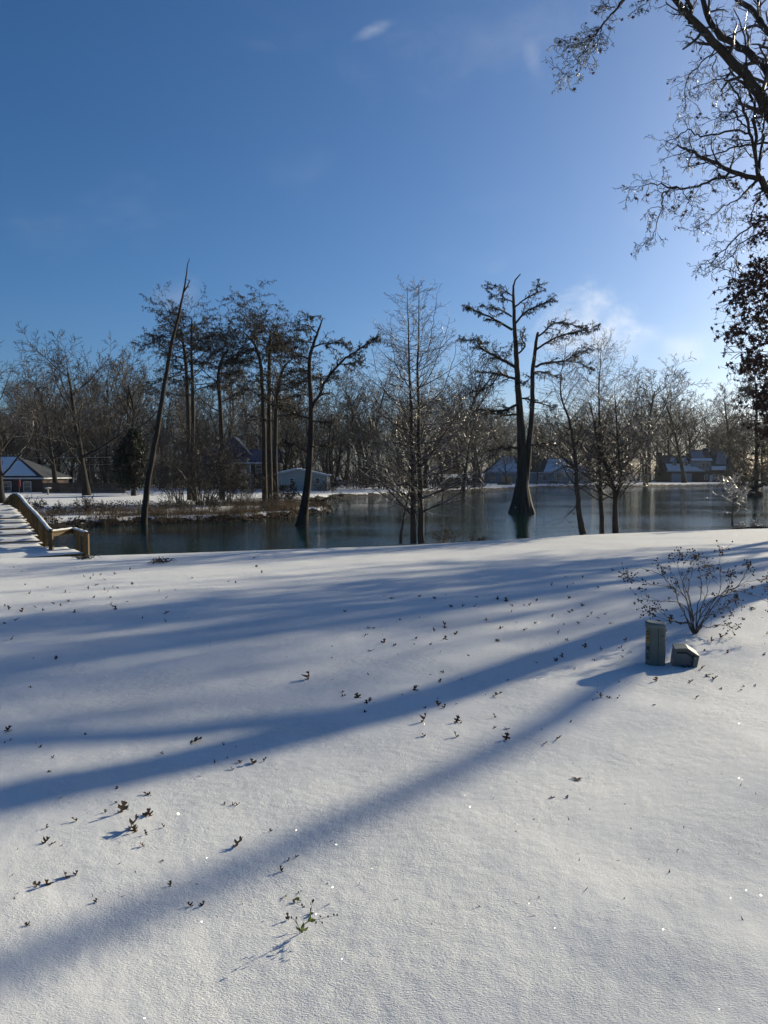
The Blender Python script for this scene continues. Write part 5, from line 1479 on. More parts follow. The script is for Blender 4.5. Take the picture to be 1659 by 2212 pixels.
# --- large house with dormers
h, k = house('dormer_house', 'large dark brick house with snowy roofs, two dormers and double garage door', 1437, 1041, 226, .0)
s_ = .0245
def X(cx): return (cx - 470) * s_
def Z_(cy): return (665 - cy) * s_
part(h, 'wall', M_BRICK2, lambda a: (a.box(X(480), X(930), 0, 9, -.5, 3.15), a.box(X(930), X(1165), .02, 11, -.5, 3.3), a.prism([(X(480), 0, 3.155), (X(480), 9, 3.155), (X(480), 4.5, 7.6)], (.25, 0, 0))))
rA = part(h, 'roof', M_ROOF_D, lambda a: (slab(a, (X(468), -.6, 3.05), (X(935), -.6, 3.05), (X(800), 4.5, 7.85), (X(468), 4.5, 7.85), .16), slab(a, (X(468), 9.6, 3.05), (X(935), 9.6, 3.05), (X(800), 4.52, 7.85), (X(468), 4.52, 7.85), .16)))
snow_on(h, rA, [(X(492), -.5, 3.15), (X(930), -.5, 3.15), (X(770), 1.75, 5.25), (X(492), 1.75, 5.25)], .165, .07)
for cx in (595, 730):
    d = part(h, 'dormer', M_SIDING_B, lambda a: (a.box(X(cx) - .62, X(cx) + .62, .9, 3.4, 4.4, 6.1), a.prism([(X(cx) - .62, .9, 6.103), (X(cx) + .62, .9, 6.103), (X(cx), .9, 6.9)], (0, 3.2, 0))))
    part(h, 'dormer_roof', M_ROOF_D, lambda a: (slab(a, (X(cx) - .95, .6, 5.85), (X(cx) - .95, 4.0, 5.85), (X(cx) - .01, 4.0, 7.0), (X(cx) - .01, .6, 7.0), .1), slab(a, (X(cx) + .95, .6, 5.85), (X(cx) + .95, 4.0, 5.85), (X(cx) + .01, 4.0, 7.0), (X(cx) + .01, .6, 7.0), .1)), parent=d)
    part(h, 'dormer_snow', M_SNOWFAR, lambda a: slab(a, (X(cx) - .95, .6, 5.97), (X(cx) - .95, 4.0, 5.97), (X(cx) - .05, 4.0, 7.08), (X(cx) - .05, .6, 7.08), .08), parent=d)
    w = window(h, X(cx), .9, 4.9, .75, .95); w.parent = d
B0, B1 = X(780), X(1028)
part(h, 'upper_wall', M_SIDING_B, lambda a: a.box(B0 + .15, B1 - .1, .6, 8, 3.31, 6.1))
rB = part(h, 'upper_roof', M_ROOF_D, lambda a: slab(a, (B0 - .1, .1, 6.1), (B1 + .3, .1, 6.1), (B1 + .9, 5.2, 9.4), (B0 + 1.2, 5.2, 9.4), .15))
snow_on(h, rB, [(B0, .15, 6.14), (B1 + .2, .15, 6.14), (B1 + .3, 1.15, 6.8), (B0 + .25, 1.15, 6.8)], .155, .07)
snow_on(h, rB, [(B0 + .75, 1.4, 6.95), (B1 - 1.7, 1.4, 6.95), (B1 - 1.3, 4.6, 9.0), (B0 + 1.3, 4.6, 9.0)], .155, .03)
for cx in (935, 982): window(h, X(cx), .6, 4.2, .8, 1.3)
rC = part(h, 'main_roof', M_ROOF_D, lambda a: (slab(a, (X(1000), -.5, 3.35), (X(1190), -.5, 3.35), (X(1320), 6.5, 10.4), (X(1130), 6.5, 10.4), .18), slab(a, (X(1130), 13, 3.35), (X(1400), 13, 3.35), (X(1320), 6.52, 10.4), (X(1130), 6.52, 10.4), .18)))
part(h, 'main_wall', M_BRICK2, lambda a: a.prism([(X(1165), .3, 0), (X(1165), 12.5, 0), (X(1165), 12.5, 3.2), (X(1165), 6.5, 9.7), (X(1165), .3, 3.4)], (3.8, 0, 0)))
snow_on(h, rC, [(X(1012), -.4, 3.42), (X(1185), -.4, 3.42), (X(1205), .7, 4.5), (X(1030), .7, 4.5)], .185, .07)
snow_on(h, rC, [(X(1085), 1.2, 5.05), (X(1210), 1.2, 5.05), (X(1278), 5.0, 8.9), (X(1180), 5.0, 8.9)], .185, .03)
ch = part(h, 'chimney', M_BRICK2, lambda a: a.box(X(1015), X(1070), 5.4, 6.4, 6, 10.1)); part(h, 'chimney_snow', M_SNOWFAR, lambda a: a.box(X(1015), X(1070), 5.4, 6.4, 10.103, 10.2), parent=ch)
part(h, 'chimney', M_BRICK2, lambda a: a.box(X(430), X(478), 3.5, 5.2, -.5, 8.9))
gd = part(h, 'garage_door', M_DOOR, lambda a: a.box(X(545), X(785), -.06, -.004, -.2, 2.55))
for zz in (.35, .95, 1.55, 2.1): part(h, 'door_panel', M_DOOR, lambda a: a.box(X(552), X(778), -.085, -.063, zz - .22, zz + .22), parent=gd)
for cx in (960, 1055, 1120): window(h, X(cx), .02, .9, .8, 1.25)
part(h, 'door', M_TRIM, lambda a: a.box(X(1000), X(1035), -.05, .015, -.1, 2.1))
part(h, 'gutter', M_TRIM, lambda a: a.box(X(470), X(935), -.74, -.64, 3.0, 3.12))
# ------------------------------------------------------------------ utility boxes in the lawn
def build_pedestal():
    b = G(1421, 1438); w = 41 * b.y / F; H = 95 * b.y / F
    root = thing('utility_pedestal', 'tall grey-green utility pedestal with yellow sticker standing in the snow', 'utility box', (b.x, b.y + w * .45, b.z), -.30)
    poly = [(-.42, .5), (-.5, .42), (-.5, -.12), (-.47, -.22), (-.30, -.46), (-.22, -.5), (.30, -.5), (.39, -.485), (.46, -.44), (.49, -.37), (.5, -.28), (.5, .42), (.42, .5)]
    o = part(root, 'body', M_PEDESTAL, lambda a: a.prism([(x * w, y * w, -.15) for x, y in poly], (.004, 0, .15 + H * .90))); bevel(o, .004)
    cap = [(x * 1.06, y * 1.06) for x, y in poly]
    def capf(a):
        n = len(cap)
        vs = [(x * w, y * w, H * .865) for x, y in cap] + [(x * w, y * w, H * .945) for x, y in cap] + [(x * w * .86, y * w * .8, H * .99 - .012 * (x > 0)) for x, y in cap]
        fs = [list(range(n))[::-1]] + [[i, (i + 1) % n, n + (i + 1) % n, n + i] for i in range(n)] + [[n + i, n + (i + 1) % n, 2 * n + (i + 1) % n, 2 * n + i] for i in range(n)] + [[2 * n + i for i in range(n)]]
        a.faces(vs, fs)
    bevel(part(root, 'cap', M_PEDCAP, capf), .004)
    part(root, 'seam', M_BLACK, lambda a: a.box(.12 * w, .145 * w, -.508 * w, -.49 * w, .0, H * .86))
    part(root, 'lock', M_BLACK, lambda a: a.tubes([([(.33 * w, -.53 * w, H * .70), (.33 * w, -.51 * w, H * .70), (.33 * w, -.47 * w, H * .70)], [.010, .012, .012])], 10, True))
    for zz in (.10, .80): part(root, 'screw', M_PEDCAP, lambda a: a.tubes([([(.02 * w, -.515 * w, H * zz), (.02 * w, -.505 * w, H * zz), (.02 * w, -.48 * w, H * zz)], [.004, .006, .006])], 8, True))
    part(root, 'hasp', M_PEDCAP, lambda a: a.box(.5 * w, .56 * w, -.2 * w, -.05 * w, H * .78, H * .84))
    # sticker and lettering on the chamfered side
    p0 = Vector((-.47 * w, -.22 * w, 0)); p1 = Vector((-.30 * w, -.46 * w, 0)); d = (p1 - p0).normalized(); nn = Vector((d.y, -d.x, 0))
    L = (p1 - p0).length
    if nn.y > 0: nn = -nn
    def plate(a, s0, s1, z0, z1, off):
        q = [p0 + d * (L * s0) + nn * off + Vector((0, 0, z0 * H)), p0 + d * (L * s1) + nn * off + Vector((0, 0, z0 * H)), p0 + d * (L * s1) + nn * off + Vector((0, 0, z1 * H)), p0 + d * (L * s0) + nn * off + Vector((0, 0, z1 * H))]
        a.prism(q, nn * .0012)
    st = part(root, 'warning_sticker', M_STICKER, lambda a: plate(a, .08, .95, .52, .80, .0006))
    part(root, 'sticker_print', M_BLACK, lambda a: [plate(a, s0, s1, z0, z1, .0022) for s0, s1, z0, z1 in ((.16, .88, .755, .785), (.2, .42, .69, .74), (.55, .85, .69, .74), (.2, .85, .655, .668), (.2, .5, .60, .64), (.6, .85, .60, .64), (.2, .85, .565, .578))], parent=st)
    part(root, 'lettering', M_BLACK, lambda a: [plate(a, s0, s1, z0, z1, .0008) for s0, s1, z0, z1 in
         ((.20, .34, .33, .44), (.66, .80, .33, .44), (.34, .66, .375, .40),            # H
          (.22, .78, .245, .268), (.22, .36, .155, .245), (.22, .78, .13, .155), (.64, .78, .155, .195), (.52, .64, .18, .195))])  # G


build_pedestal()


def build_box():
    def q6(cx, cy): return (1294 + .22 * cx, 1161.3 + .22 * cy)
    b = G(*q6(820, 1275)); Y = b.y
    root = thing('cable_box', 'small tilted open-fronted utility box lying beside the tall pedestal', 'utility box', (b.x, Y, b.z))
    org = Vector(root.location)
    def front(pts, off=0.0): return [P(*q6(x, y), Y + off) for x, y in pts]
    ext = Vector((.05, .20, 0))
    outer = [(715, 1300), (748, 1095), (872, 1092), (982, 1165), (948, 1335), (905, 1320)]
    o = Acc(); o.prism(front([(718, 1310), (748, 1110), (868, 1106), (955, 1165), (912, 1325)], .03), ext); o.build('body', M_PANEL, root, False, tuple(org))
    # hood: top and right flanges standing proud of the panel
    def flange(a, poly): a.prism(front(poly, 0.0), ext * 1.06)
    a = Acc(); flange(a, [(742, 1090), (875, 1088), (872, 1104), (742, 1108)]); flange(a, [(875, 1088), (988, 1163), (976, 1180), (872, 1104)]); flange(a, [(988, 1163), (950, 1338), (912, 1325), (935, 1165), (976, 1180)])
    h = a.build('hood', M_PEDCAP, root, False, tuple(org)); bevel(h, .004)
    a = Acc(); a.prism(front([(765, 1125), (860, 1124), (928, 1170), (924, 1185), (858, 1140), (764, 1140)], .027), (0, .002, 0)); a.build('painted_shadow', M_BLACK, root, False, tuple(org))  # black strip paints the hood's shade onto the panel


build_box()


# ------------------------------------------------------------------ crape myrtle with seed heads
def build_myrtle():
    R = random.Random(91)
    def q6(cx, cy): return (1294 + .22 * cx, 1161.3 + .22 * cy)
    b = G(1501, 1369); Y = b.y; out = levels(5)
    root = thing('crape_myrtle', 'leafless crape myrtle bush with clusters of dark seed capsules', 'shrub', tuple(b))
    stems = [[(920, 940), (850, 760), (790, 640), (740, 520), (660, 420), (560, 340), (430, 300), (340, 320), (240, 355)],
             [(925, 945), (830, 740), (770, 590), (720, 490), (560, 465), (420, 440), (300, 405)],
             [(930, 945), (890, 750), (870, 620), (800, 540), (740, 500)], [(935, 945), (910, 720), (880, 600), (890, 420), (920, 300), (950, 200)],
             [(940, 945), (925, 800), (980, 720), (1080, 640), (1180, 570), (1300, 500), (1450, 440), (1560, 420), (1640, 405)],
             [(945, 945), (960, 830), (1060, 680), (1150, 590), (1250, 550), (1400, 470), (1560, 470), (1680, 500)],
             [(950, 945), (1000, 840), (1100, 660), (1200, 510), (1190, 350), (1190, 200), (1200, 130)], [(955, 945), (1040, 800), (1150, 640), (1300, 540), (1450, 545), (1600, 600), (1700, 680)],
             [(960, 940), (1000, 870), (1080, 880), (1160, 860), (1230, 860), (1300, 885)], [(940, 930), (900, 840), (780, 835), (700, 820), (570, 780), (490, 730)], [(880, 840), (760, 830), (640, 760), (570, 700)],
             [(935, 900), (850, 680), (700, 620), (560, 620), (470, 610), (385, 575)], [(930, 940), (870, 640), (800, 520), (760, 420), (690, 330), (640, 290)], [(935, 940), (900, 650), (830, 440), (780, 300), (790, 180)],
             [(950, 940), (960, 700), (1000, 560), (1000, 420), (970, 240), (960, 180)], [(950, 940), (1000, 700), (1060, 560), (1050, 420), (1090, 340)], [(960, 940), (1050, 760), (1200, 600), (1290, 400), (1290, 370)], [(1250, 550), (1380, 460), (1430, 360), (1470, 300)],
             [(940, 940), (900, 700), (820, 430), (930, 320), (1040, 270)], [(960, 940), (1020, 840), (1110, 750), (1240, 690)], [(955, 935), (1000, 780), (1160, 740), (1250, 620), (1330, 620)]]
    pods = []
    q = dict(n=[6, 5, 4, 3], wob=[.05, .12, .16, .2], up=[0, .05, .04, .03], kids=[5, 4, 3, 0], start=[.3, .35, .2, 0], ang=[.6, .6, .6, .6], ratio=[.2, .28, .4, .5], fall=[.3, .3, .3, 0], rr=[.6, .55, .6, .6], tip=[.3, .3, .4, .5], rmin=.0014, max=2)
    for i, s in enumerate(stems):
        dY = R.uniform(-.38, .38)
        pts, rad = limb_px([q6(*c) for c in s], Y, Y + dY, [2.6, 2.0, 1.5, .9, .5], 3, .006, R)
        out[1].append((pts, rad)); L = sum(math.dist(a, c) for a, c in zip(pts[:-1], pts[1:]))
        sprout(R, out, pts, rad, dirs_of(pts), L, 1, dict(q, ratio=[.2, .16 / L * 1.2, .4, .5]), kids=6, start=.35)
        tip = pts[-1]; head = R.randint(12, 26) if i != 11 else 2
        for _ in range(head):
            e = (tip[0] + R.gauss(0, .042), tip[1] + R.gauss(0, .042), tip[2] + R.gauss(.01, .042)); pods.append(e)
            out[3].append(([tip, ((tip[0] + e[0]) / 2, (tip[1] + e[1]) / 2, (tip[2] + e[2]) / 2 - .004), e], [.0013] * 3))
    for pts, rad in out[2]:
        if R.random() < .7:
            for _ in range(R.randint(1, 5)): pods.append((pts[-1][0] + R.gauss(0, .014), pts[-1][1] + R.gauss(0, .014), pts[-1][2] + R.gauss(0, .014)))
    a = Acc(); a.tubes(out[1], 6); a.build('stems', simple('myrtle_stem', (.10, .065, .045), .65, .35, 20.0, .3, 60.0), root, True, tuple(b))
    a = Acc(); a.tubes(out[2], 4); a.tubes(out[3], 3); a.build('twigs', simple('myrtle_twig', (.12, .085, .06), .6, .3, 20.0), root, True, tuple(b))['kind'] = 'stuff'
    a = Acc(); pp = []
    for p in pods:
        r = R.uniform(.007, .0105); d = Vector((R.gauss(0, 1), R.gauss(0, 1), R.gauss(0, 1))).normalized() * r
        p = Vector(p); pp.append(([tuple(p - d), tuple(p - d * .6), tuple(p + d * .3), tuple(p + d)], [r * .2, r * .85, r * .95, r * .35]))
    a.tubes(pp, 6, True); o = a.build('seed_capsules', simple('capsule', (.055, .030, .020), .6, .4, 30.0), root, True, tuple(b)); o['kind'] = 'stuff'


build_myrtle()


# ------------------------------------------------------------------ leaves poking out of the snow
SIDE = [(.015, -.16), (.02, 0), (.05, .10), (.21, .13), (.32, .22), (.13, .25), (.10, .34), (.34, .40), (.45, .55), (.15, .51), (.11, .62), (.25, .76), (.23, .86), (.06, .80), (.0, 1.0)]


def leaf_mesh(seed):
    R = random.Random(seed); vs = []; fs = []
    k1, k2, tw = R.uniform(.8, 3.0), R.uniform(-.5, .7), R.uniform(-.5, .5)
    jit = [(R.gauss(0, .025), R.gauss(0, .02)) for _ in SIDE] , [(R.gauss(0, .025), R.gauss(0, .02)) for _ in SIDE]
    def z(x, y): return k1 * x * x + k2 * (y - .4) ** 2 * .6 + tw * x * y * .5 + .02 * math.sin(9 * y + seed)
    n = len(SIDE)
    for sgn, jj in ((1, jit[0]), (-1, jit[1])):
        for (x, y), (jx, jy) in zip(SIDE, jj): x_, y_ = sgn * max(.006, x + jx * (x > .05)), y + jy * (x > .05); vs.append((x_, y_, z(x_, y_)))
    for (x, y) in SIDE: vs.append((0, y, z(0, y) - .012))
    for i in range(n - 1):
        fs.append((2 * n + i, i, i + 1, 2 * n + i + 1)); fs.append((n + i, 2 * n + i, 2 * n + i + 1, n + i + 1))
    a = Acc(); a._add(vs, fs); me = a.mesh('oak_leaf', False); me.materials.append((M_DRYLEAF, M_DRYLEAF2, M_DRYLEAF3)[seed % 3])
    return me


LEAVES = [leaf_mesh(s) for s in range(8)]
RL = random.Random(17)
NLEAF = [0]


def put_leaf(u_, v_, wpx, flat=False, label=None, group='oak leaves scattered over the snow'):
    b = G(u_, v_); L = max(.034, min(.092, wpx * b.y / F * 1.3)) * RL.uniform(.8, 1.25)
    o = bpy.data.objects.new('oak_leaf', LEAVES[RL.randrange(len(LEAVES))]); link(o)
    tilt = RL.uniform(.8, 1.5) if RL.random() < .5 else RL.uniform(.25, .75) if not flat else RL.uniform(.05, .35)
    o.rotation_mode = 'XYZ'; o.rotation_euler = (tilt, RL.uniform(-.4, .4), RL.uniform(0, 6.283))
    o.scale = (L * RL.uniform(.4, .95), L, L * RL.uniform(.4, .9)) if not flat else (L, L, L * .22)
    dz = -L * RL.uniform(.15, .45) * min(1, tilt) if not flat else -.003
    o.location = (b.x, b.y, b.z + dz)
    if label is None:
        ped, weed = G(1450, 1420), G(653, 2012)
        if (b - ped).length < 2.2: where = 'beside the utility boxes'
        elif (b - weed).length < .8: where = 'close round the green weed'
        elif b.x < -2.0 and b.y > 8: where = 'towards the footbridge'
        elif b.y > 7.5: where = 'halfway to the pond'
        else: where = 'on the open near lawn'
        label = 'brown withered oak leaf poking from the snow ' + where
    tag(o, label, 'leaf', group); NLEAF[0] += 1
    return o


c1_ = lambda x, y: (.4 * x, 1181.2 + .4 * y)
c2_ = lambda x, y: (.48 * x, 1526.3 + .48 * y)
c3_ = lambda x, y: (597.2 + .44 * x, 1227.7 + .44 * y)
c6_ = lambda x, y: (1294 + .22 * x, 1161.3 + .22 * y)
for f, k, pts in ((c2_, .48, [(22, 115, 34), (45, 153, 18), (20, 164, 12), (186, 182, 22), (232, 234, 12), (390, 126, 12), (1010, 174, 24), (738, 213, 12), (1145, 255, 60), (1180, 250, 30), (1080, 255, 20), (1060, 285, 30), (902, 312, 18), (526, 373, 22), (690, 400, 40), (475, 475, 30), (540, 475, 60), (575, 465, 30),
                              (645, 500, 50), (682, 495, 34), (575, 555, 60), (610, 565, 40), (360, 515, 50), (205, 548, 20), (190, 620, 40), (210, 622, 30), (744, 543, 18), (650, 627, 18), (1225, 560, 30), (1045, 632, 50), (728, 688, 24), (295, 765, 60), (215, 800, 56), (195, 805, 40), (335, 763, 16), (765, 812, 24), (1270, 745, 36), (1325, 675, 20), (423, 882, 24),
                              (868, 900, 22), (905, 900, 16), (1300, 960, 40), (1375, 905, 34), (1400, 925, 30), (1325, 890, 24), (1330, 845, 34), (1275, 850, 14), (660, 575, 30), (1010, 445, 12), (1035, 445, 10), (1055, 447, 8), (230, 298, 18), (965, 257, 24), (1295, 690, 20), (520, 433, 20), (280, 405, 24), (130, 990, 30)]),
                  (c3_, .44, [(340, 212, 40), (520, 365, 44), (460, 292, 20), (490, 295, 20), (427, 333, 26), (465, 400, 28), (575, 380, 26), (680, 345, 30), (752, 377, 18), (775, 310, 26), (828, 280, 34), (830, 295, 26), (870, 328, 34), (822, 350, 34), (1085, 298, 30), (1203, 305, 24), (1095, 362, 28), (1165, 188, 34), (960, 187, 26), (905, 187, 22), (862, 190, 22), (1130, 165, 36), (985, 140, 26), (1085, 155, 26),
                              (1235, 185, 26), (1350, 85, 20), (1410, 40, 24), (1455, 75, 24), (1580, 95, 28), (1650, 12, 30), (1445, 218, 24), (1350, 238, 30), (1410, 280, 24), (1487, 275, 22), (1535, 238, 24), (1590, 250, 20), (1635, 272, 18), (1437, 355, 20), (1597, 402, 26), (1365, 457, 30), (1285, 465, 24), (1400, 437, 22), (1465, 495, 20), (1600, 635, 40), (1650, 640, 24), (1555, 650, 14), (1055, 630, 52), (800, 680, 54), (820, 688, 26),
                              (673, 600, 34), (690, 578, 20), (795, 558, 24), (830, 512, 20), (310, 630, 34), (318, 605, 26), (408, 638, 40), (455, 655, 26), (445, 665, 20), (430, 707, 14), (618, 620, 16), (155, 545, 40), (453, 524, 14), (940, 432, 16), (910, 547, 16), (1130, 552, 14), (715, 755, 50), (880, 758, 44), (905, 763, 20), (740, 825, 34), (900, 833, 44), (1125, 842, 54), (1140, 785, 30), (1075, 735, 32), (1060, 787, 26), (1370, 835, 34), (1310, 858, 26),
                              (1445, 758, 20), (875, 670, 18), (725, 687, 18), (267, 443, 14), (1575, 453, 24), (1500, 187, 24), (1280, 158, 20), (820, 130, 16), (520, 137, 12), (550, 150, 20), (785, 640, 10)]),
                  (c1_, .40, [(375, 128, 30), (510, 210, 34), (380, 295, 30), (300, 310, 34), (330, 318, 24), (230, 345, 34), (115, 352, 36), (70, 397, 50), (30, 415, 20), (200, 328, 24), (400, 355, 24), (590, 275, 34), (503, 275, 18), (640, 225, 20), (560, 235, 20), (480, 228, 20), (570, 180, 22), (540, 153, 20), (505, 157, 18), (1040, 170, 30), (1228, 190, 24), (1270, 195, 14), (860, 240, 22), (940, 232, 14), (300, 608, 28), (175, 605, 14), (175, 760, 14), (25, 997, 34),
                              (60, 500, 40), (265, 220, 14), (225, 265, 14), (160, 253, 24), (690, 295, 18), (610, 322, 30), (715, 205, 20), (485, 175, 12), (1390, 110, 16), (1410, 142, 18), (1375, 62, 14), (700, 124, 18), (580, 116, 14), (120, 135, 14), (30, 320, 18)]),
                  (c6_, .22, [(135, 325, 60), (355, 660, 70), (505, 700, 30), (400, 790, 46), (100, 845, 36), (255, 1018, 46), (238, 1105, 40), (180, 1080, 26), (215, 1080, 26), (318, 1125, 50), (250, 1178, 50), (28, 1100, 34), (1030, 1115, 40), (1260, 1135, 50), (1620, 1155, 50), (1030, 1345, 90), (1105, 1380, 80), (1060, 1365, 40), (985, 1290, 90), (860, 1285, 80), (900, 1280, 40), (560, 1410, 70), (880, 1425, 50), (945, 1580, 40), (1520, 1465, 44), (1405, 1500, 36), (1430, 1465, 30), (1185, 1490, 26), (20, 1570, 60), (175, 1580, 60), (545, 1640, 40), (200, 1417, 20),
                              (1105, 1025, 50), (1070, 1020, 30), (1210, 985, 60), (1310, 757, 40), (1435, 810, 54), (1490, 695, 80), (1520, 705, 40), (1350, 580, 60), (1500, 560, 60), (1405, 360, 50), (710, 845, 60), (820, 860, 60), (1650, 955, 40), (590, 815, 60), (1225, 900, 30)])):
    for (x, y, w) in pts:
        u_, v_ = f(x, y); put_leaf(u_, v_, w * k)
extra = 300 - NLEAF[0] - 12
for i in range(extra):
    t_ = RL.random()
    if t_ < .62: u_ = RL.uniform(760, 1655); v_ = RL.gauss(1325, 50) - (u_ - 1200) * .02
    elif t_ < .85: u_ = RL.uniform(0, 420); v_ = RL.gauss(1285, 32)
    else: u_ = RL.uniform(0, 1655); v_ = RL.uniform(1230, 1750)
    if v_ < 1215 or v_ > 1900: continue
    put_leaf(u_, v_, RL.uniform(5, 12))
# two leaves lying out on the crust
put_leaf(407, 1604, 30, True, 'pale frosted leaf curled flat on the snow crust', 'frosted leaves lying on the crust')
put_leaf(1247, 1678, 34, True, 'pale frosted leaf curled flat on the snow crust', 'frosted leaves lying on the crust')


# crumbs of grass tips, twig bits and seeds
def litter():
    R = random.Random(23); tri = []
    for i in range(900):
        t_ = R.random()
        if t_ < .5: u_ = R.uniform(700, 1659); v_ = R.gauss(1330, 60)
        elif t_ < .75: u_ = R.uniform(0, 500); v_ = R.gauss(1280, 40)
        else: u_ = R.uniform(0, 1659); v_ = R.uniform(1215, 2000)
        if v_ < 1205 or v_ > 2100: continue
        p = G(u_, v_)
        l = R.uniform(.008, .028); d = Vector((R.gauss(0, 1), R.gauss(0, 1), R.uniform(.1, 1))).normalized() * l; s = Vector((R.gauss(0, 1), R.gauss(0, 1), 0)).normalized() * R.uniform(.0015, .004)
        tri.append((tuple(p - s), tuple(p + s), tuple(p + d)))
    a = Acc(); a.tris(tri); o = a.build('snow_litter', M_DRYLEAF2); tag(o, 'crumbs of dead grass and twigs speckling the snow', 'litter', kind='stuff')


litter()


def debris(u_, v_, w, seed, label):
    R = random.Random(seed); b = G(u_, v_); W_ = w * b.y / F; paths = []
    for _ in range(46):
        a_ = R.uniform(0, 6.283); x = b.x + R.gauss(0, W_ * .22); y = b.y + R.gauss(0, W_ * .22); l = R.uniform(.08, .3); z = b.z + .02
        paths.append(([(x, y, z), (x + math.cos(a_) * l * .5, y + math.sin(a_) * l * .5, z + R.uniform(.02, .12)), (x + math.cos(a_) * l, y + math.sin(a_) * l, z + R.uniform(-.02, .05))], [.010, .008, .003]))
    a = Acc(); a.tubes(paths, 4); o = a.build('fallen_twigs', M_BRUSH, None, True, tuple(b)); tag(o, label, 'twigs')


debris(346, 1216, 46, 1, 'tuft of fallen twigs and leaf litter on open snow before the pond edge')
debris(180, 1208, 34, 2, 'small scatter of fallen twigs on the snow just before the footbridge landing')
p = on_bank(1620, -.6)
a = Acc(); a.tubes([([(p.x - .9, p.y - .3, zat(p.x - .9, p.y - .3) + .02), (p.x, p.y, zat(p.x, p.y) + .07), (p.x + .5, p.y + .05, zat(p.x + .5, p.y) + .06), (p.x + 1.2, p.y + .1, zat(p.x + 1.2, p.y + .1) + .03)], [.02, .035, .04, .02])], 6)
tag(a.build('fallen_stick', M_BARK, None, True, tuple(p)), 'dark fallen stick lying on the snow by the frosted weeds', 'stick')


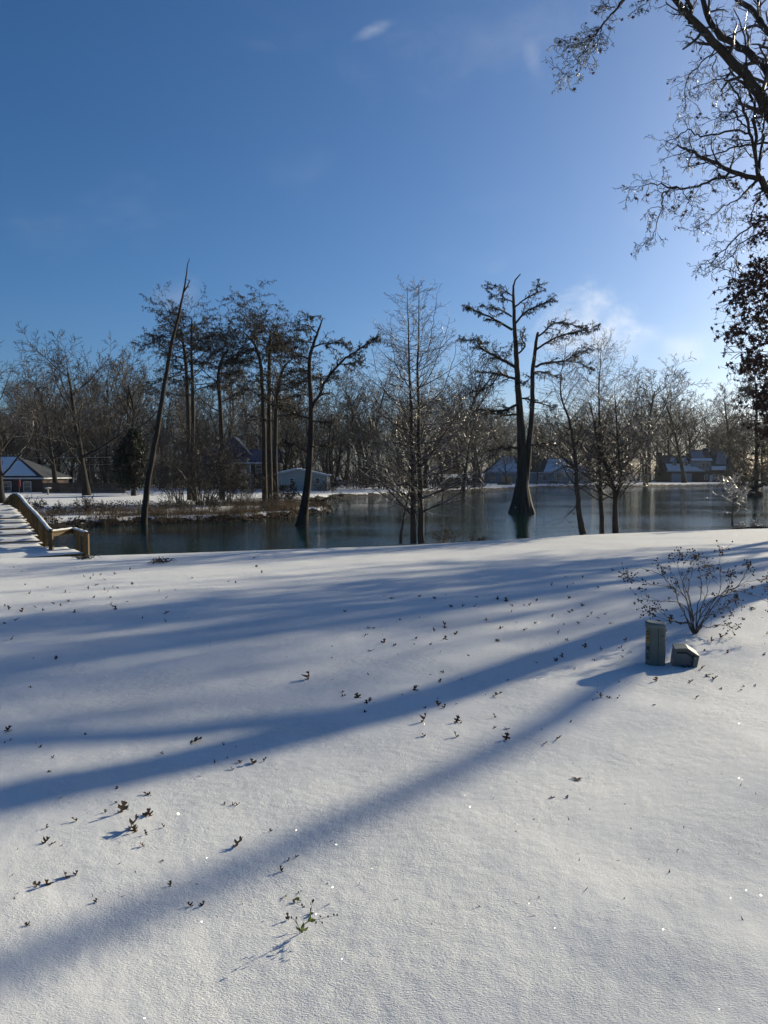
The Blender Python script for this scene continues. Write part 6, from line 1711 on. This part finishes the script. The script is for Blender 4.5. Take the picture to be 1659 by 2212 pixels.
# ------------------------------------------------------------------ green weed
def build_weed():
    R = random.Random(33)
    def q7(cx, cy): return (564 + .12 * cx, 1911.2 + .12 * cy)
    b = G(*q7(742, 852)); Y = b.y
    root = thing('green_weed', 'small green flowering weed growing through the snow', 'weed', tuple(b))
    paths = []
    for ctrl, w, dY in (([(742, 860), (760, 780), (790, 700), (858, 650), (885, 550), (905, 430), (925, 290)], [2.6, 2.2, 1.8, 1.4, .9], -.01), ([(858, 650), (950, 632), (1040, 622), (1200, 578), (1310, 565), (1370, 545)], [1.2, 1, .8, .5], -.05),
                        ([(740, 860), (690, 770), (640, 690), (600, 640), (555, 590)], [1.8, 1.4, 1, .7], .03), ([(742, 855), (750, 760), (770, 685)], [1.5, 1.2, .7], -.03), ([(735, 855), (690, 790), (630, 750)], [1.4, 1, .6], -.04), ([(920, 330), (950, 360), (980, 390)], [.7, .6, .4], 0),
                        ([(1040, 622), (1060, 650), (1100, 685)], [.6, .5, .4], -.05), ([(640, 690), (625, 610), (645, 590)], [.8, .6, .5], .03), ([(1200, 578), (1205, 570), (1060, 575)], [.4, .3, .3], -.05)):
        paths.append(limb_px([q7(*c) for c in ctrl], Y, Y + dY, w, 3))
    a = Acc(); a.tubes(paths[:1] + paths[1:], 5); a.build('stem', M_GREENLEAF, root, True, tuple(b))
    # leaves: centre, length px, direction degrees in the picture plane
    for (cx, cy, L, W_, ang, dY) in ((750, 750, 150, 66, 78, -.02), (872, 610, 140, 60, 70, -.01), (920, 625, 150, 66, -8, -.03), (700, 800, 120, 50, 150, -.04), (800, 790, 120, 48, 30, -.05), (640, 665, 110, 30, 105, .02), (655, 775, 100, 26, 135, -.03), (890, 500, 100, 24, 85, -.01), (930, 300, 60, 40, 80, -.01), (895, 340, 50, 18, 110, -.01)):
        c = P(*q7(cx, cy), Y + dY); s = .12 * Y / F; an = math.radians(ang); ax = Vector((math.cos(an), R.uniform(-.3, .3), math.sin(an))).normalized(); nb = Vector((-math.sin(an), R.uniform(-.5, .5), math.cos(an))).normalized()
        vs = []; fs = []
        for i in range(6):
            t_ = i / 5; ww = math.sin(math.pi * min(1, t_ * .92 + .06)) * W_ * s / 2; o_ = c + ax * ((t_ - .5) * L * s) + Vector((0, -.006 * math.sin(t_ * 3.1), 0))
            vs += [tuple(o_ - nb * ww), tuple(o_ + Vector((0, .003, 0))), tuple(o_ + nb * ww)]
        for i in range(5):
            for j in (0, 1): q_ = i * 3 + j; fs.append((q_, q_ + 1, q_ + 4, q_ + 3))
        a = Acc(); a._add(vs, fs); a.build('leaf', M_GREENLEAF, root, True, tuple(b))
    buds = []
    for (cx, cy) in ((1310, 540), (1370, 545), (1205, 572), (1065, 572), (1100, 685), (990, 680), (895, 440), (925, 290), (945, 280), (545, 590), (640, 595)):
        p_ = P(*q7(cx, cy), Y - .03); buds.append(([(p_.x, p_.y, p_.z - .004), tuple(p_), (p_.x, p_.y, p_.z + .005)], [.0015, .0035, .001]))
    a = Acc(); a.tubes(buds, 5); a.build('buds', M_DRYLEAF2, root, True, tuple(b))
    # low rosette just beyond it
    b2 = G(*q7(610, 300)); r2 = thing('green_rosette', 'low yellow-green leaf rosette in a hole in the snow', 'weed', tuple(b2))
    for k in range(7):
        an = k * .9 + R.uniform(-.3, .3); L = R.uniform(.018, .034); d = Vector((math.cos(an), math.sin(an), R.uniform(.2, .8))).normalized(); nb = d.cross(Vector((0, 0, 1))).normalized(); vs = []; fs = []
        for i in range(5):
            t_ = i / 4; ww = math.sin(math.pi * min(1, t_ * .8 + .15)) * L * .32; o_ = b2 + Vector((0, 0, -.002)) + d * (t_ * L) + Vector((0, 0, -.010 * t_ * t_)); vs += [tuple(o_ - nb * ww), tuple(o_ - Vector((0, 0, .003))), tuple(o_ + nb * ww)]
        for i in range(4):
            for j in (0, 1): q_ = i * 3 + j; fs.append((q_, q_ + 1, q_ + 4, q_ + 3))
        a = Acc(); a._add(vs, fs); a.build('leaf', M_GREENLEAF, r2, True, tuple(b2))


build_weed()


# ------------------------------------------------------------------ thin winter haze over pond and woods
def build_haze():
    m = bpy.data.materials.new('haze'); m.use_nodes = True; nt = m.node_tree; nt.nodes.clear()
    out = nt.nodes.new('ShaderNodeOutputMaterial'); v = nt.nodes.new('ShaderNodeVolumePrincipled')
    v.inputs['Color'].default_value = (.86, .91, .97, 1); v.inputs['Density'].default_value = 0.00007; v.inputs['Anisotropy'].default_value = .55
    nt.links.new(v.outputs[0], out.inputs['Volume'])
    a = Acc(); a.box(-320, 340, -60, 420, -3, 40); o = a.build('haze', m); tag(o, 'thin pale winter haze hanging over the pond and the woods', 'haze', kind='stuff')


build_haze()
